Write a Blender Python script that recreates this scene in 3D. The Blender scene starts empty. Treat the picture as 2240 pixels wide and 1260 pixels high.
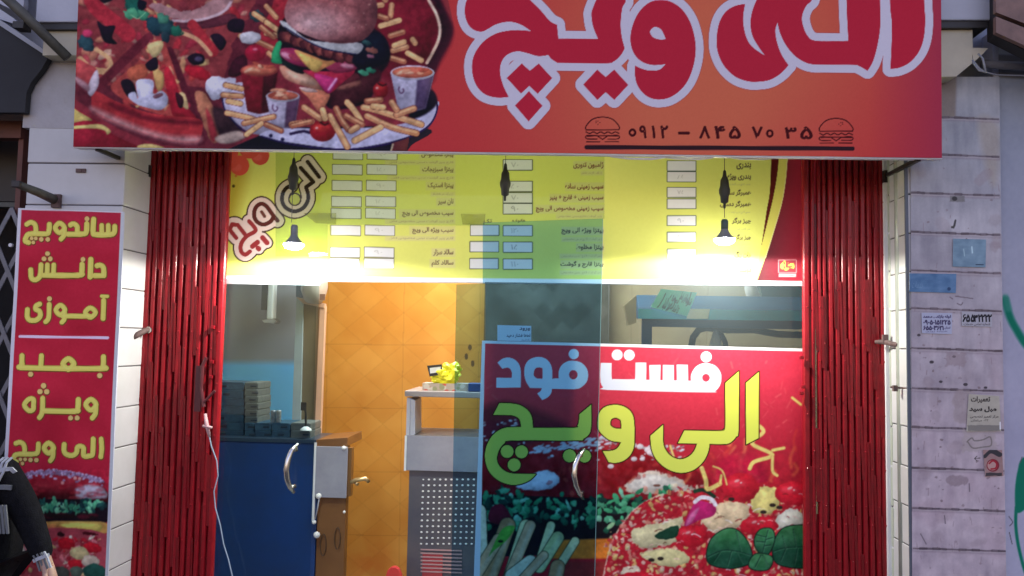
import bpy, bmesh, math, random
import numpy as np
from mathutils import Vector, Matrix
random.seed(7)
R = math.radians
sc = bpy.context.scene
col = sc.collection

# ---------------------------------------------------------------- camera
F = 1808.0                      # focal length in photo pixels (photo is 2240 x 1260)
CAM = Vector((0, 0, 1.55))
dy = Vector((97.0, -126.0, -F)).normalized()                  # where the shop's depth direction points, camera space
dz = Vector((1625 - 1120, 630 + 25700, -F)).normalized()      # where plumb lines point
dz = (dz - dy * dz.dot(dy)).normalized()
dx = dy.cross(dz).normalized()
M = Matrix((dx, dy, dz))                                      # camera space -> world space
cam_d = bpy.data.cameras.new("camera")
cam_d.sensor_width = 36.0
cam_d.lens = F / 2240 * 36.0
cam_d.clip_start = 0.05
cam_d.clip_end = 500
cam = bpy.data.objects.new("camera", cam_d)
cam.matrix_world = Matrix.Translation(CAM) @ M.to_4x4()
col.objects.link(cam)
sc.camera = cam
MN = np.array(M)

# ---------------------------------------------------------------- world, sun, exposure
w = bpy.data.worlds.new("World"); sc.world = w; w.use_nodes = True
nt = w.node_tree
bg = nt.nodes["Background"]
sky = nt.nodes.new("ShaderNodeTexSky"); sky.sky_type = 'NISHITA'; sky.sun_disc = False
sky.sun_elevation = R(7); sky.sun_rotation = R(0)
sky.ozone_density = 1.0
mx = nt.nodes.new("ShaderNodeMix"); mx.data_type = 'RGBA'; mx.blend_type = 'MULTIPLY'; mx.inputs[0].default_value = 1
mx.inputs[7].default_value = (.90, .71, .93, 1)                # city glow warms the dusk sky
nt.links.new(sky.outputs[0], mx.inputs[6]); nt.links.new(mx.outputs[2], bg.inputs[0]); bg.inputs[1].default_value = 0.15
sl = bpy.data.lights.new("sun", 'SUN'); sl.energy = 0.15; sl.angle = R(12); sl.color = (1, .85, .7)
so = bpy.data.objects.new("sun", sl); col.objects.link(so)
so.rotation_euler = (R(83), 0, R(180))
sc.view_settings.view_transform = 'Standard'; sc.view_settings.look = 'None'
sc.view_settings.exposure = 1.93; sc.view_settings.gamma = 1.0

# ---------------------------------------------------------------- helpers
def P(x, y, D):
    v = M @ Vector(((x - 1120) / F, -(y - 630) / F, -1.0))
    return CAM + v * (D / v.y)
def PX(x, y, D): return P(x, y, D).x
def PZ(x, y, D): return P(x, y, D).z

def lin(c):
    c = np.asarray(c, dtype=float) / 255.0
    return np.where(c <= .04045, c / 12.92, ((c + .055) / 1.055) ** 2.4)

def link(o, parent=None):
    col.objects.link(o)
    if parent is not None: o.parent = parent
    return o
def thing(name, label, cat, group=None, loc=(0, 0, 0)):
    o = bpy.data.objects.new(name, None); o.empty_display_size = .05; o.location = loc
    link(o); o['label'] = label; o['category'] = cat
    if group: o['group'] = group
    return o
def tag(o, label, cat, group=None):
    o['label'] = label; o['category'] = cat
    if group: o['group'] = group
    return o

MATS = {}
def mat(name, c, rough=.6, metal=0., var=.12, scale=8., bump=.0, bscale=60., coat=0., c2=None, spec=.5, tr=0.):
    if name in MATS: return MATS[name]
    m = bpy.data.materials.new(name); m.use_nodes = True; MATS[name] = m
    n = m.node_tree.nodes; l = m.node_tree.links; b = n["Principled BSDF"]
    b.inputs['Roughness'].default_value = rough; b.inputs['Metallic'].default_value = metal
    b.inputs['Specular IOR Level'].default_value = spec
    b.inputs['Coat Weight'].default_value = coat; b.inputs['Coat Roughness'].default_value = .08
    tc = n.new('ShaderNodeTexCoord'); no = n.new('ShaderNodeTexNoise')
    no.inputs['Scale'].default_value = scale; no.inputs['Detail'].default_value = 6
    no.inputs['Roughness'].default_value = .65
    l.new(tc.outputs['Object'], no.inputs['Vector'])
    cr = n.new('ShaderNodeValToRGB'); cr.color_ramp.elements[0].position = .3; cr.color_ramp.elements[1].position = .7
    c = tuple(c)
    if c2 is None: c2 = tuple(x * (1 - var) for x in c)
    cr.color_ramp.elements[0].color = (*c2, 1); cr.color_ramp.elements[1].color = (*c, 1)
    l.new(no.outputs['Fac'], cr.inputs[0]); l.new(cr.outputs[0], b.inputs['Base Color'])
    if bump:
        n2 = n.new('ShaderNodeTexNoise'); n2.inputs['Scale'].default_value = bscale; n2.inputs['Detail'].default_value = 4
        bp = n.new('ShaderNodeBump'); bp.inputs['Strength'].default_value = bump; bp.inputs['Distance'].default_value = .01
        l.new(tc.outputs['Object'], n2.inputs['Vector'])
        l.new(n2.outputs['Fac'], bp.inputs['Height']); l.new(bp.outputs[0], b.inputs['Normal'])
    return m
def emit_mat(name, c, s):
    m = bpy.data.materials.new(name); m.use_nodes = True
    b = m.node_tree.nodes["Principled BSDF"]
    b.inputs['Base Color'].default_value = (.8, .8, .8, 1)
    b.inputs['Emission Color'].default_value = (*c, 1); b.inputs['Emission Strength'].default_value = s
    return m
def glass_mat(name, tint, refl=.06, rough=.02, haze=0.):
    m = bpy.data.materials.new(name); m.use_nodes = True
    n = m.node_tree.nodes; l = m.node_tree.links; n.clear()
    o = n.new('ShaderNodeOutputMaterial'); t = n.new('ShaderNodeBsdfTransparent'); g = n.new('ShaderNodeBsdfGlossy')
    mx = n.new('ShaderNodeMixShader'); lw = n.new('ShaderNodeLayerWeight'); lw.inputs[0].default_value = .25
    mp = n.new('ShaderNodeMath'); mp.operation = 'MULTIPLY_ADD'; mp.inputs[1].default_value = .22; mp.inputs[2].default_value = refl
    t.inputs[0].default_value = (*[x ** .5 for x in tint], 1); g.inputs[0].default_value = (.9, .95, 1, 1)
    g.inputs[1].default_value = rough
    l.new(lw.outputs['Facing'], mp.inputs[0]); l.new(mp.outputs[0], mx.inputs[0])
    src = t
    if haze:                                    # diffuse share puts the pane's reflected haze into the material
        df = n.new('ShaderNodeBsdfDiffuse'); df.inputs[0].default_value = (.62, .80, .85, 1); m2 = n.new('ShaderNodeMixShader'); m2.inputs[0].default_value = haze
        l.new(t.outputs[0], m2.inputs[1]); l.new(df.outputs[0], m2.inputs[2]); src = m2
    l.new(src.outputs[0], mx.inputs[1]); l.new(g.outputs[0], mx.inputs[2]); l.new(mx.outputs[0], o.inputs[0])
    return m
def paint_mat(name, rough=.5, spec=.4, bump=.0, bscale=4., coat=0., tr=0.):
    m = bpy.data.materials.new(name); m.use_nodes = True
    n = m.node_tree.nodes; l = m.node_tree.links; b = n["Principled BSDF"]
    a = n.new('ShaderNodeAttribute'); a.attribute_name = 'Col'
    l.new(a.outputs['Color'], b.inputs['Base Color'])
    b.inputs['Roughness'].default_value = rough; b.inputs['Specular IOR Level'].default_value = spec
    b.inputs['Coat Weight'].default_value = coat
    if tr:
        b.inputs['Transmission Weight'].default_value = 0
        ts = n.new('ShaderNodeBsdfTranslucent'); mx = n.new('ShaderNodeMixShader'); mx.inputs[0].default_value = tr
        l.new(a.outputs['Color'], ts.inputs[0]); l.new(b.outputs[0], mx.inputs[1]); l.new(ts.outputs[0], mx.inputs[2])
        l.new(mx.outputs[0], n['Material Output'].inputs[0])
    if bump:
        tc = n.new('ShaderNodeTexCoord'); n2 = n.new('ShaderNodeTexNoise'); n2.inputs['Scale'].default_value = bscale
        n2.inputs['Detail'].default_value = 3
        bp = n.new('ShaderNodeBump'); bp.inputs['Strength'].default_value = bump; bp.inputs['Distance'].default_value = .02
        l.new(tc.outputs['Object'], n2.inputs['Vector']); l.new(n2.outputs['Fac'], bp.inputs['Height']); l.new(bp.outputs[0], b.inputs['Normal'])
    return m

def mesh_obj(name, verts, faces, m, parent=None, smooth=False, mi=None):
    me = bpy.data.meshes.new(name); me.from_pydata([tuple(v) for v in verts], [], faces); me.update()
    ms = m if isinstance(m, (list, tuple)) else [m]
    for q in ms: me.materials.append(q)
    if mi is not None: me.polygons.foreach_set('material_index', mi)
    if smooth: me.polygons.foreach_set('use_smooth', [True] * len(me.polygons))
    o = bpy.data.objects.new(name, me); link(o, parent)
    return o

class MB:
    """mesh builder; several shapes -> one mesh"""
    def __init__(s): s.v = []; s.f = []; s.mi = []
    def add(s, vs, fs, k=0):
        b = len(s.v); s.v += [Vector(v) for v in vs]; s.f += [[b + i for i in f] for f in fs]; s.mi += [k] * len(fs); return s
    def box(s, x0, x1, y0, y1, z0, z1, k=0):
        vs = [(x, y, z) for z in (z0, z1) for (x, y) in ((x0, y0), (x1, y0), (x1, y1), (x0, y1))]
        return s.add(vs, [[3, 2, 1, 0], [4, 5, 6, 7], [0, 1, 5, 4], [1, 2, 6, 5], [2, 3, 7, 6], [3, 0, 4, 7]], k)
    def prism(s, pts, depth, k=0, d=Vector((0, 1, 0))):
        n = len(pts); vs = [Vector(p) for p in pts] + [Vector(p) + d * depth for p in pts]
        fs = [list(range(n)), list(range(2 * n - 1, n - 1, -1))] + [[i, i + n, (i + 1) % n + n, (i + 1) % n] for i in range(n)]
        return s.add(vs, fs, k)
    def tube(s, pts, r, n=8, k=0, caps=True):
        pts = [Vector(p) for p in pts]; rs = r if isinstance(r, (list, tuple)) else [r] * len(pts)
        vs = []; up = None
        for i, p in enumerate(pts):
            t = (pts[min(i + 1, len(pts) - 1)] - pts[max(i - 1, 0)]).normalized()
            if up is None: up = t.orthogonal().normalized()
            up = (up - t * up.dot(t)).normalized(); sd = t.cross(up)
            for j in range(n):
                a = 2 * math.pi * j / n; vs.append(p + (up * math.cos(a) + sd * math.sin(a)) * rs[i])
        fs = [[i * n + j, i * n + (j + 1) % n, (i + 1) * n + (j + 1) % n, (i + 1) * n + j] for i in range(len(pts) - 1) for j in range(n)]
        if caps: fs += [list(range(n - 1, -1, -1)), [(len(pts) - 1) * n + j for j in range(n)]]
        return s.add(vs, fs, k)
    def lathe(s, c, prof, n=20, k=0):
        """prof: (r, z) relative to c"""
        return s.tube_profile(c, prof, n, k)
    def tube_profile(s, c, prof, n, k):
        vs = []
        for r, z in prof:
            for j in range(n):
                a = 2 * math.pi * j / n; vs.append((c[0] + r * math.cos(a), c[1] + r * math.sin(a), c[2] + z))
        fs = [[i * n + j, (i + 1) * n + j, (i + 1) * n + (j + 1) % n, i * n + (j + 1) % n] for i in range(len(prof) - 1) for j in range(n)]
        return s.add(vs, fs, k)
    def build(s, name, m, parent=None, smooth=False, bevel=0, seg=2):
        o = mesh_obj(name, s.v, s.f, m, parent, smooth, s.mi)
        if bevel:
            b = o.modifiers.new('b', 'BEVEL'); b.width = bevel; b.segments = seg; b.limit_method = 'ANGLE'
        return o
def wb(mb, xl, xr, yt, yb, D, depth, k=0):
    """world-aligned box whose front face (at depth D) covers the photo rectangle"""
    xm = (xl + xr) / 2; ym = (yt + yb) / 2
    return mb.box(PX(xl, ym, D), PX(xr, ym, D), D, D + depth, PZ(xm, yb, D), PZ(xm, yt, D), k)
def pp(pts, D): return [P(x, y, D) for x, y in pts]

# ---------------------------------------------------------------- printed pictures: colour per vertex on a fine grid
def vnoise(X, Y, s, seed=0, oct=3):
    out = np.zeros_like(X); amp = 1.; tot = 0.
    for o in range(oct):
        rs = np.random.RandomState(seed + o * 17); G = rs.rand(64, 64)
        x = X / s * (2 ** o) + 13.7 * o; y = Y / s * (2 ** o) + 5.1 * o
        xi = np.floor(x).astype(int); yi = np.floor(y).astype(int); fx = x - xi; fy = y - yi
        fx = fx * fx * (3 - 2 * fx); fy = fy * fy * (3 - 2 * fy)
        g = lambda a, b: G[b % 64, a % 64]
        out += amp * ((g(xi, yi) * (1 - fx) + g(xi + 1, yi) * fx) * (1 - fy) + (g(xi, yi + 1) * (1 - fx) + g(xi + 1, yi + 1) * fx) * fy)
        tot += amp; amp *= .5
    return out / tot

def spline(pts, closed=True, n=6):
    """Catmull-Rom through pts; a third value marks a corner"""
    k = len(pts); q = [np.array(p[:2], float) for p in pts]; cor = [len(p) > 2 for p in pts]; out = []
    rng = range(k) if closed else range(k - 1)
    for i in rng:
        a, b = q[i], q[(i + 1) % k]
        p0 = q[(i - 1) % k] if (closed or i > 0) else a
        p3 = q[(i + 2) % k] if (closed or i + 2 < k) else b
        if cor[i]: p0 = a
        if cor[(i + 1) % k]: p3 = b
        for t in np.arange(n) / n:
            out.append(.5 * ((2 * a) + (-p0 + b) * t + (2 * p0 - 5 * a + 4 * b - p3) * t * t + (-p0 + 3 * a - 3 * b + p3) * t ** 3))
    if not closed: out.append(q[-1])
    return np.array(out)
def rect(x0, y0, x1, y1): return [(x0, y0, 1), (x1, y0, 1), (x1, y1, 1), (x0, y1, 1)]
def crop(pts, ox, oy, s): return [(ox + p[0] / s, oy + p[1] / s, *p[2:]) for p in pts]
def ell(cx, cy, rx, ry, rot=0, n=22):
    a = np.arange(n) * 2 * math.pi / n; c, s = math.cos(R(rot)), math.sin(R(rot))
    return [(cx + rx * math.cos(t) * c - ry * math.sin(t) * s, cy + rx * math.cos(t) * s + ry * math.sin(t) * c) for t in a]

class Canvas:
    def __init__(s, quad, D, nx, ny, white=(235, 235, 235), wa=.8):
        (x0, y0), (x1, y1), (x2, y2), (x3, y3) = quad     # TL TR BR BL in photo pixels
        u = np.linspace(0, 1, nx)[None, :]; v = np.linspace(0, 1, ny)[:, None]
        s.X = x0 * (1 - u) * (1 - v) + x1 * u * (1 - v) + x2 * u * v + x3 * (1 - u) * v
        s.Y = y0 * (1 - u) * (1 - v) + y1 * u * (1 - v) + y2 * u * v + y3 * (1 - u) * v
        s.C = np.zeros((ny, nx, 3)); s.D = D; s.white = lin(white) / wa; s.nx = nx; s.ny = ny
        s.fe = max(.8, (x1 - x0) / nx * .55)
    def fill(s, c): s.C[:] = c
    def win(s, pts, pad):
        a = np.min(pts, 0) - pad; b = np.max(pts, 0) + pad
        m = (s.X >= a[0]) & (s.X <= b[0]) & (s.Y >= a[1]) & (s.Y <= b[1])
        r = np.where(m.any(1))[0]; c = np.where(m.any(0))[0]
        if len(r) == 0 or len(c) == 0: return None
        return slice(r[0], r[-1] + 1), slice(c[0], c[-1] + 1)
    def blend(s, w, a, c):
        if callable(c): c = c(s.X[w], s.Y[w])
        c = np.asarray(c, float); s.C[w] = s.C[w] * (1 - a[..., None]) + c * a[..., None]
    @staticmethod
    def dist(X, Y, segs):
        d = np.full(X.shape, 1e9)
        for (ax, ay), (bx, by) in segs:
            ex, ey = bx - ax, by - ay; L = ex * ex + ey * ey + 1e-9
            t = np.clip(((X - ax) * ex + (Y - ay) * ey) / L, 0, 1)
            d = np.minimum(d, (X - ax - t * ex) ** 2 + (Y - ay - t * ey) ** 2)
        return np.sqrt(d)
    def sd(s, loops, pad=0, smooth=True, n=6):
        L = [spline(l, True, n) if smooth else np.array([p[:2] for p in l], float) for l in loops]
        w = s.win(np.concatenate(L), pad + 3)
        if w is None: return None, None
        X, Y = s.X[w], s.Y[w]; ins = np.zeros(X.shape, bool); segs = []
        for q in L:
            for i in range(len(q)):
                a, b = q[i], q[(i + 1) % len(q)]; segs.append((a, b))
                if a[1] != b[1]:
                    c = (a[1] > Y) != (b[1] > Y)
                    ins ^= c & (X < (b[0] - a[0]) * (Y - a[1]) / (b[1] - a[1]) + a[0])
        d = s.dist(X, Y, segs)
        return w, np.where(ins, d, -d)
    def poly(s, pts, c, soft=0, grow=0, smooth=True, alpha=1., n=6, rag=0, rs=9.):
        loops = pts if isinstance(pts[0], list) else [pts]
        w, d = s.sd(loops, grow + soft + rag, smooth, n)
        if w is None: return
        if rag: d = d + (vnoise(s.X[w], s.Y[w], rs, 5) - .5) * 2 * rag
        f = max(s.fe, soft)
        pil = getattr(s, 'pil', 0)
        if pil and not callable(c):
            q = np.array([p[:2] for p in loops[0]], float); lo, hi = q.min(0), q.max(0); rx, ry = (hi - lo) / 2 + .5; cx, cy = (hi + lo) / 2
            if max(rx, ry) < 90:
                L = np.clip(-.4 * (s.X[w] - cx) / rx - .8 * (s.Y[w] - cy) / ry, -1, 1); E = np.clip(d / (min(rx, ry) * .4 + .6), 0, 1) - 1
                c = np.clip(np.asarray(c, float) * (1 + pil * (.8 * L + .7 * E))[..., None], 0, 255)
        s.blend(w, np.clip((d + grow) / f + .5, 0, 1) * alpha, c)
    def stroke(s, pts, wd, c, smooth=True, alpha=1., closed=False, soft=0):
        q = spline(pts, closed, 5) if smooth and len(pts) > 2 else np.array([p[:2] for p in pts], float)
        w = s.win(q, wd + soft + 3)
        if w is None: return
        segs = [(q[i], q[i + 1]) for i in range(len(q) - 1)]
        if closed: segs.append((q[-1], q[0]))
        d = s.dist(s.X[w], s.Y[w], segs); f = max(s.fe, soft)
        s.blend(w, np.clip((wd / 2 - d) / f + .5, 0, 1) * alpha, c)
    def dot(s, x, y, r, c, ry=None, rot=0, alpha=1., soft=0): s.poly(ell(x, y, r, ry or r, rot, 14), c, alpha=alpha, n=2, soft=soft)
    def line(s, x0, y0, x1, y1, wd, c, alpha=1.): s.stroke([(x0, y0), (x1, y1)], wd, c, False, alpha)
    def box(s, x0, y0, x1, y1, c, edge=None, ew=2, slope=0.):
        pts = [(x0, y0), (x1, y0 + slope * (x1 - x0)), (x1, y1 + slope * (x1 - x0)), (x0, y1)]
        if edge is not None: s.poly(pts, edge, grow=ew, smooth=False)
        s.poly(pts, c, smooth=False)
    def blur(s, k=1, m=None):
        B = s.C.copy()
        for _ in range(k):
            B[1:-1] = (B[:-2] + 2 * B[1:-1] + B[2:]) / 4; B[:, 1:-1] = (B[:, :-2] + 2 * B[:, 1:-1] + B[:, 2:]) / 4
        if m is None: s.C = B
        else: s.C = s.C * (1 - m[..., None]) + B * m[..., None]
    def mottle(s, amt, m=1., sc_=(26, 9, 4), seed=31):
        """photographic light and dark patches of the printed food"""
        t = sum(((np.floor(vnoise(s.X + 90 * i + 6 * vnoise(s.X, s.Y, q * .6, 70, 1), s.Y, q, seed + i, 2) * 9) + .5) / 9 - .5) for i, q in enumerate(sc_)) * amt
        s.C = np.clip(s.C * (1 + (t * m)[..., None]), 0, 255)
    def grain(s, amt, sc_=3., seed=3, tint=(1, 1, 1), oct=3):
        n_ = (vnoise(s.X, s.Y, sc_, seed, oct) - .5) * 2 * amt
        s.C += n_[..., None] * np.array(tint); s.C = np.clip(s.C, 0, 255)
    def text(s, body, x0, x1, y0, y1, c, bold=.0, alpha=1., rot=0, thick=0.):
        """Arabic-script text fitted into the box x0..x1 / y0..y1 (photo pixels)"""
        if thick:
            for ox, oy in ((-thick, 0), (thick, 0), (0, -thick), (0, thick)): s.text(body, x0 + ox, x1 + ox, y0 + oy, y1 + oy, c, bold, alpha, rot)
            return
        T = glyphs(shape(body), bold)
        if T is None: return
        tri, (a0, b0), (a1, b1) = T; tri = tri.copy()
        tri[:, :, 0] = x0 + (tri[:, :, 0] - a0) / (a1 - a0 + 1e-6) * (x1 - x0)
        tri[:, :, 1] = y1 - (tri[:, :, 1] - b0) / (b1 - b0 + 1e-6) * (y1 - y0)
        if rot:
            cx, cy = (x0 + x1) / 2, (y0 + y1) / 2; cs, sn = math.cos(R(rot)), math.sin(R(rot))
            q = tri - np.array([cx, cy]); tri = np.stack([q[..., 0] * cs - q[..., 1] * sn + cx, q[..., 0] * sn + q[..., 1] * cs + cy], -1)
        w = s.win(tri.reshape(-1, 2), 3)
        if w is None: return
        X, Y = s.X[w], s.Y[w]; cov = np.zeros(X.shape)
        h = max(.35, s.fe * .45)
        for ox in (-h, 0, h):
            for oy in (-h, 0, h):
                ins = np.zeros(X.shape, bool)
                for t in tri:
                    lo = t.min(0); hi = t.max(0)
                    m = (X + ox >= lo[0]) & (X + ox <= hi[0]) & (Y + oy >= lo[1]) & (Y + oy <= hi[1])
                    if not m.any(): continue
                    xx, yy = X[m] + ox, Y[m] + oy
                    e = [(t[(i + 1) % 3][0] - t[i][0]) * (yy - t[i][1]) - (t[(i + 1) % 3][1] - t[i][1]) * (xx - t[i][0]) for i in range(3)]
                    ins[m] |= ((e[0] >= 0) & (e[1] >= 0) & (e[2] >= 0)) | ((e[0] <= 0) & (e[1] <= 0) & (e[2] <= 0))
                cov += ins
        s.blend(w, cov / 9 * alpha, c)
    def build(s, name, m, parent=None, wave=0., thick=0., mask=None):
        vx = (s.X - 1120) / F; vy = -(s.Y - 630) / F
        V = np.stack([vx, vy, -np.ones_like(vx)], -1) @ MN.T
        W = V * (s.D / V[..., 1])[..., None] + np.array(CAM)
        if wave: W[..., 1] += (vnoise(s.X, s.Y, 220, 9, 2) - .5) * wave
        ny, nx = s.ny, s.nx; idx = np.arange(ny * nx).reshape(ny, nx)
        f = np.stack([idx[1:, :-1], idx[1:, 1:], idx[:-1, 1:], idx[:-1, :-1]], -1).reshape(-1, 4)
        me = bpy.data.meshes.new(name)
        me.vertices.add(ny * nx); me.vertices.foreach_set('co', W.reshape(-1))
        me.loops.add(f.size); me.loops.foreach_set('vertex_index', f.reshape(-1))
        me.polygons.add(len(f)); me.polygons.foreach_set('loop_start', np.arange(0, f.size, 4))
        me.update(calc_edges=True)
        c = lin(np.clip(s.C, 0, 255)) / s.white; c = np.clip(c, .004, .92)
        at = me.color_attributes.new('Col', 'FLOAT_COLOR', 'POINT')
        at.data.foreach_set('color', np.concatenate([c.reshape(-1, 3), np.ones((ny * nx, 1))], 1).reshape(-1).astype(np.float32))
        me.materials.append(m)
        if wave: me.polygons.foreach_set('use_smooth', [True] * len(me.polygons))
        o = bpy.data.objects.new(name, me); link(o, parent)
        return o

# Arabic shaping to presentation forms
AR = {'ا': (0xFE8D, 2), 'آ': (0xFE81, 2), 'ب': (0xFE8F, 4), 'ت': (0xFE95, 4), 'ج': (0xFE9D, 4), 'ح': (0xFEA1, 4), 'خ': (0xFEA5, 4), 'د': (0xFEA9, 2),
      'ر': (0xFEAD, 2), 'ز': (0xFEAF, 2), 'س': (0xFEB1, 4), 'ش': (0xFEB5, 4), 'ص': (0xFEB9, 4), 'ط': (0xFEC1, 4), 'ع': (0xFEC9, 4), 'ف': (0xFED1, 4),
      'ق': (0xFED5, 4), 'ل': (0xFEDD, 4), 'م': (0xFEE1, 4), 'ن': (0xFEE5, 4), 'ه': (0xFEE9, 4), 'و': (0xFEED, 2), 'پ': (0xFB56, 4), 'چ': (0xFB7A, 4),
      'ژ': (0xFB8A, 2), 'ک': (0xFB8E, 4), 'گ': (0xFB92, 4), 'ی': (0xFBFC, 4)}
def shape(t):
    if not any(c in AR for c in t): return t
    out = []
    for i, c in enumerate(t):
        if c not in AR: out.append(c); continue
        base, k = AR[c]
        pv = i > 0 and t[i - 1] in AR and AR[t[i - 1]][1] == 4
        nx = i + 1 < len(t) and t[i + 1] in AR and k == 4
        out.append(chr(base + (3 if pv and nx else 2 if nx else 1 if pv else 0)))
    s = ''.join(reversed(out))
    # numbers keep their own order
    return s
_G = {}
def glyphs(s, bold):
    k = (s, bold)
    if k in _G: return _G[k]
    c = bpy.data.curves.new('t', 'FONT'); c.body = s; c.resolution_u = 2; c.offset = bold
    o = bpy.data.objects.new('t', c); col.objects.link(o); bpy.context.view_layer.update()
    me = o.to_mesh(); me.calc_loop_triangles()
    co = np.array([v.co[:2] for v in me.vertices]) if len(me.vertices) else None
    r = None
    if co is not None:
        tri = np.array([[co[i] for i in t.vertices] for t in me.loop_triangles])
        r = (tri, co.min(0), co.max(0))
    o.to_mesh_clear(); bpy.data.objects.remove(o); bpy.data.curves.remove(c)
    _G[k] = r
    return r
# ================================================================ SHOP SIGN (printed face)
def paint_sign():
    c = Canvas([(176.5, -150), (2058, -130), (2060.5, 345.5), (160, 321)], 3.03, 1230, 310, white=(169, 162, 199), wa=.8)
    X, Y = c.X, c.Y
    # printed background: orange glow behind the name, red towards the ends
    g = np.exp(-(((X - 1560) / 430) ** 2 + ((Y - 60) / 260) ** 2) ** 1.1)
    g2 = np.exp(-(((X - 1480) / 330) ** 2 + ((Y - 320) / 150) ** 2))
    a = np.clip(g * 1.0 + g2 * .6, 0, 1)[..., None]
    base = np.array([152, 38, 52.]) * (1 - a) + np.array([164, 78, 68.]) * a
    e = np.clip((X - 1900) / 160, 0, 1)[..., None]
    base = base * (1 - e) + np.array([130, 36, 66.]) * e
    c.C[:] = base
    # left picture: dark plate of pizza and burger
    c.pil = .2
    c1 = lambda pts: crop(pts, 140, 0, 3.7054)
    c2 = lambda pts: crop(pts, 560, 0, 3.706)
    def p1(pts, col_, **k): c.poly(c1(pts), col_, **k)
    def p2(pts, col_, **k): c.poly(c2(pts), col_, **k)
    def s1(pts, wd, col_, **k): c.stroke(c1(pts), wd, col_, **k)
    def s2(pts, wd, col_, **k): c.stroke(c2(pts), wd, col_, **k)
    c.poly([(150, -160, 1), (935, -160, 1), (965, -60), (985, 20), (992, 60), (985, 90), (962, 130), (940, 170), (955, 215), (955, 250), (930, 290), (890, 310), (880, 340, 1), (150, 340, 1)], (120, 40, 52))
    p2([(650, -600), (1350, -600), (1460, 0), (1560, 130), (1600, 240), (1590, 330), (1540, 440), (1470, 560), (1420, 680), (1200, 700), (900, 500), (900, 0)], (104, 24, 40), soft=12)
    p2([(1390, -300), (1500, 0), (1560, 130), (1598, 240), (1570, 350), (1500, 480), (1440, 600), (1380, 520), (1480, 330), (1470, 160), (1400, 0)], (52, 16, 34), soft=8)
    p2([(900, 0), (1380, 0), (1460, 170), (1440, 300), (1380, 480), (1100, 480), (1000, 200)], (116, 28, 42), soft=20)
    # red board behind pizza
    p1([(0, -600, 1), (2075, -600, 1), (2075, 300), (1700, 420), (1300, 300), (600, 300), (0, 200)], (150, 38, 50), soft=6)
    # lower left corner bits
    p1([(60, 860, 1), (260, 980), (420, 1100), (640, 1200, 1), (60, 1200, 1)], (142, 30, 48))
    p1([(60, 860, 1), (120, 905), (230, 980), (60, 1000, 1)], (176, 150, 92)); s1([(70, 1005), (180, 985), (290, 1000)], 4, (140, 30, 45))
    p1([(70, 1022, 1), (180, 1012), (300, 1008), (378, 1060), (350, 1092), (330, 1060), (250, 1042), (70, 1045, 1)], (180, 155, 100))
    p1([(600, 1180), (690, 1165), (800, 1190), (820, 1215, 1), (590, 1215, 1)], (176, 150, 100))
    # pizza
    p1([(-100, -700), (1500, -700), (1700, -100), (1620, 200), (1480, 500), (1350, 700), (1300, 900), (1480, 1090), (1300, 1210), (1000, 1200), (700, 1150), (400, 1020), (200, 880), (60, 720), (60, 200)], (96, 36, 48))
    p1([(-60, -700), (1350, -650), (1560, -100), (1500, 120), (1380, 330), (1300, 600), (1150, 720), (600, 600), (360, 700), (200, 560), (60, 470), (60, 0)], (128, 50, 56), rag=5, rs=14)
    rs = np.random.RandomState(4)
    pal = [(160, 42, 52), (176, 120, 96), (152, 100, 96), (185, 150, 105), (132, 50, 62), (165, 55, 55), (170, 128, 120), (150, 42, 60), (120, 60, 60)]
    for i in range(210):
        x, y = rs.uniform(60, 1460), rs.uniform(-560, 640)
        if x > 1250 and y > 300: continue
        p1(ell(x, y, rs.uniform(22, 75), rs.uniform(14, 36), rs.uniform(0, 180), 9), pal[rs.randint(len(pal))], rag=2.5, rs=5, alpha=rs.uniform(.55, 1), soft=1.5)
    # back rim
    p1([(690, 60), (900, 150), (1100, 170), (1290, 110), (1370, 20), (1360, -40), (1250, -20), (1000, 90), (760, 30)], (150, 105, 118), rag=4, rs=6)
    s1([(880, 165), (1000, 172), (1150, 150), (1290, 95), (1350, 20)], 6, (170, 140, 165)); p1([(900, 190), (1100, 175), (1340, 110), (1400, 160), (1250, 215), (1000, 240)], (100, 45, 58))
    s1([(200, -60), (260, 60), (380, 160), (470, 230), (520, 280)], 34, (158, 40, 54)); s1([(1040, 200), (1120, 300), (1210, 420)], 22, (160, 42, 52))
    s1([(130, 480), (220, 560), (330, 580)], 14, (170, 125, 95)); s1([(260, 400), (360, 470), (380, 540), (320, 590)], 9, (176, 130, 100)); s1([(940, 260), (1080, 320), (1190, 440)], 9, (180, 128, 104))
    s1([(690, 305), (560, 420), (420, 560), (260, 720)], 21, (98, 34, 46), soft=3)
    s1([(850, 420), (930, 620), (1010, 850), (1110, 1140)], 22, (84, 30, 42), soft=3)
    p1([(690, 340), (800, 330), (860, 460), (940, 700), (1010, 900), (1060, 950), (800, 930), (560, 850), (380, 720), (460, 620), (600, 500)], (152, 60, 58))
    for i in range(60):
        t = rs.rand(); y = 360 + 520 * t; x = 720 + rs.uniform(-1, 1) * (30 + 290 * t) + 40 * t
        p1(ell(x, y, rs.uniform(15, 52), rs.uniform(10, 28), rs.uniform(0, 180), 8), pal[rs.randint(len(pal))], rag=2, rs=5, alpha=.8, soft=1)
    p1([(840, 540), (900, 640), (960, 820), (1070, 960), (900, 950), (860, 850), (810, 600)], (160, 32, 48)); p1([(680, 360), (790, 330), (800, 390), (740, 470), (690, 420)], (178, 150, 112))
    p1([(720, 560), (800, 590), (805, 700), (760, 740)], (172, 128, 84)); p1([(520, 560), (640, 520), (680, 600), (620, 650), (530, 640)], (170, 80, 62))
    p1([(980, 760), (1010, 880), (960, 860), (930, 760)], (172, 140, 105)); p1([(905, 750), (965, 790), (960, 870), (925, 860)], (60, 26, 36))
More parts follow.
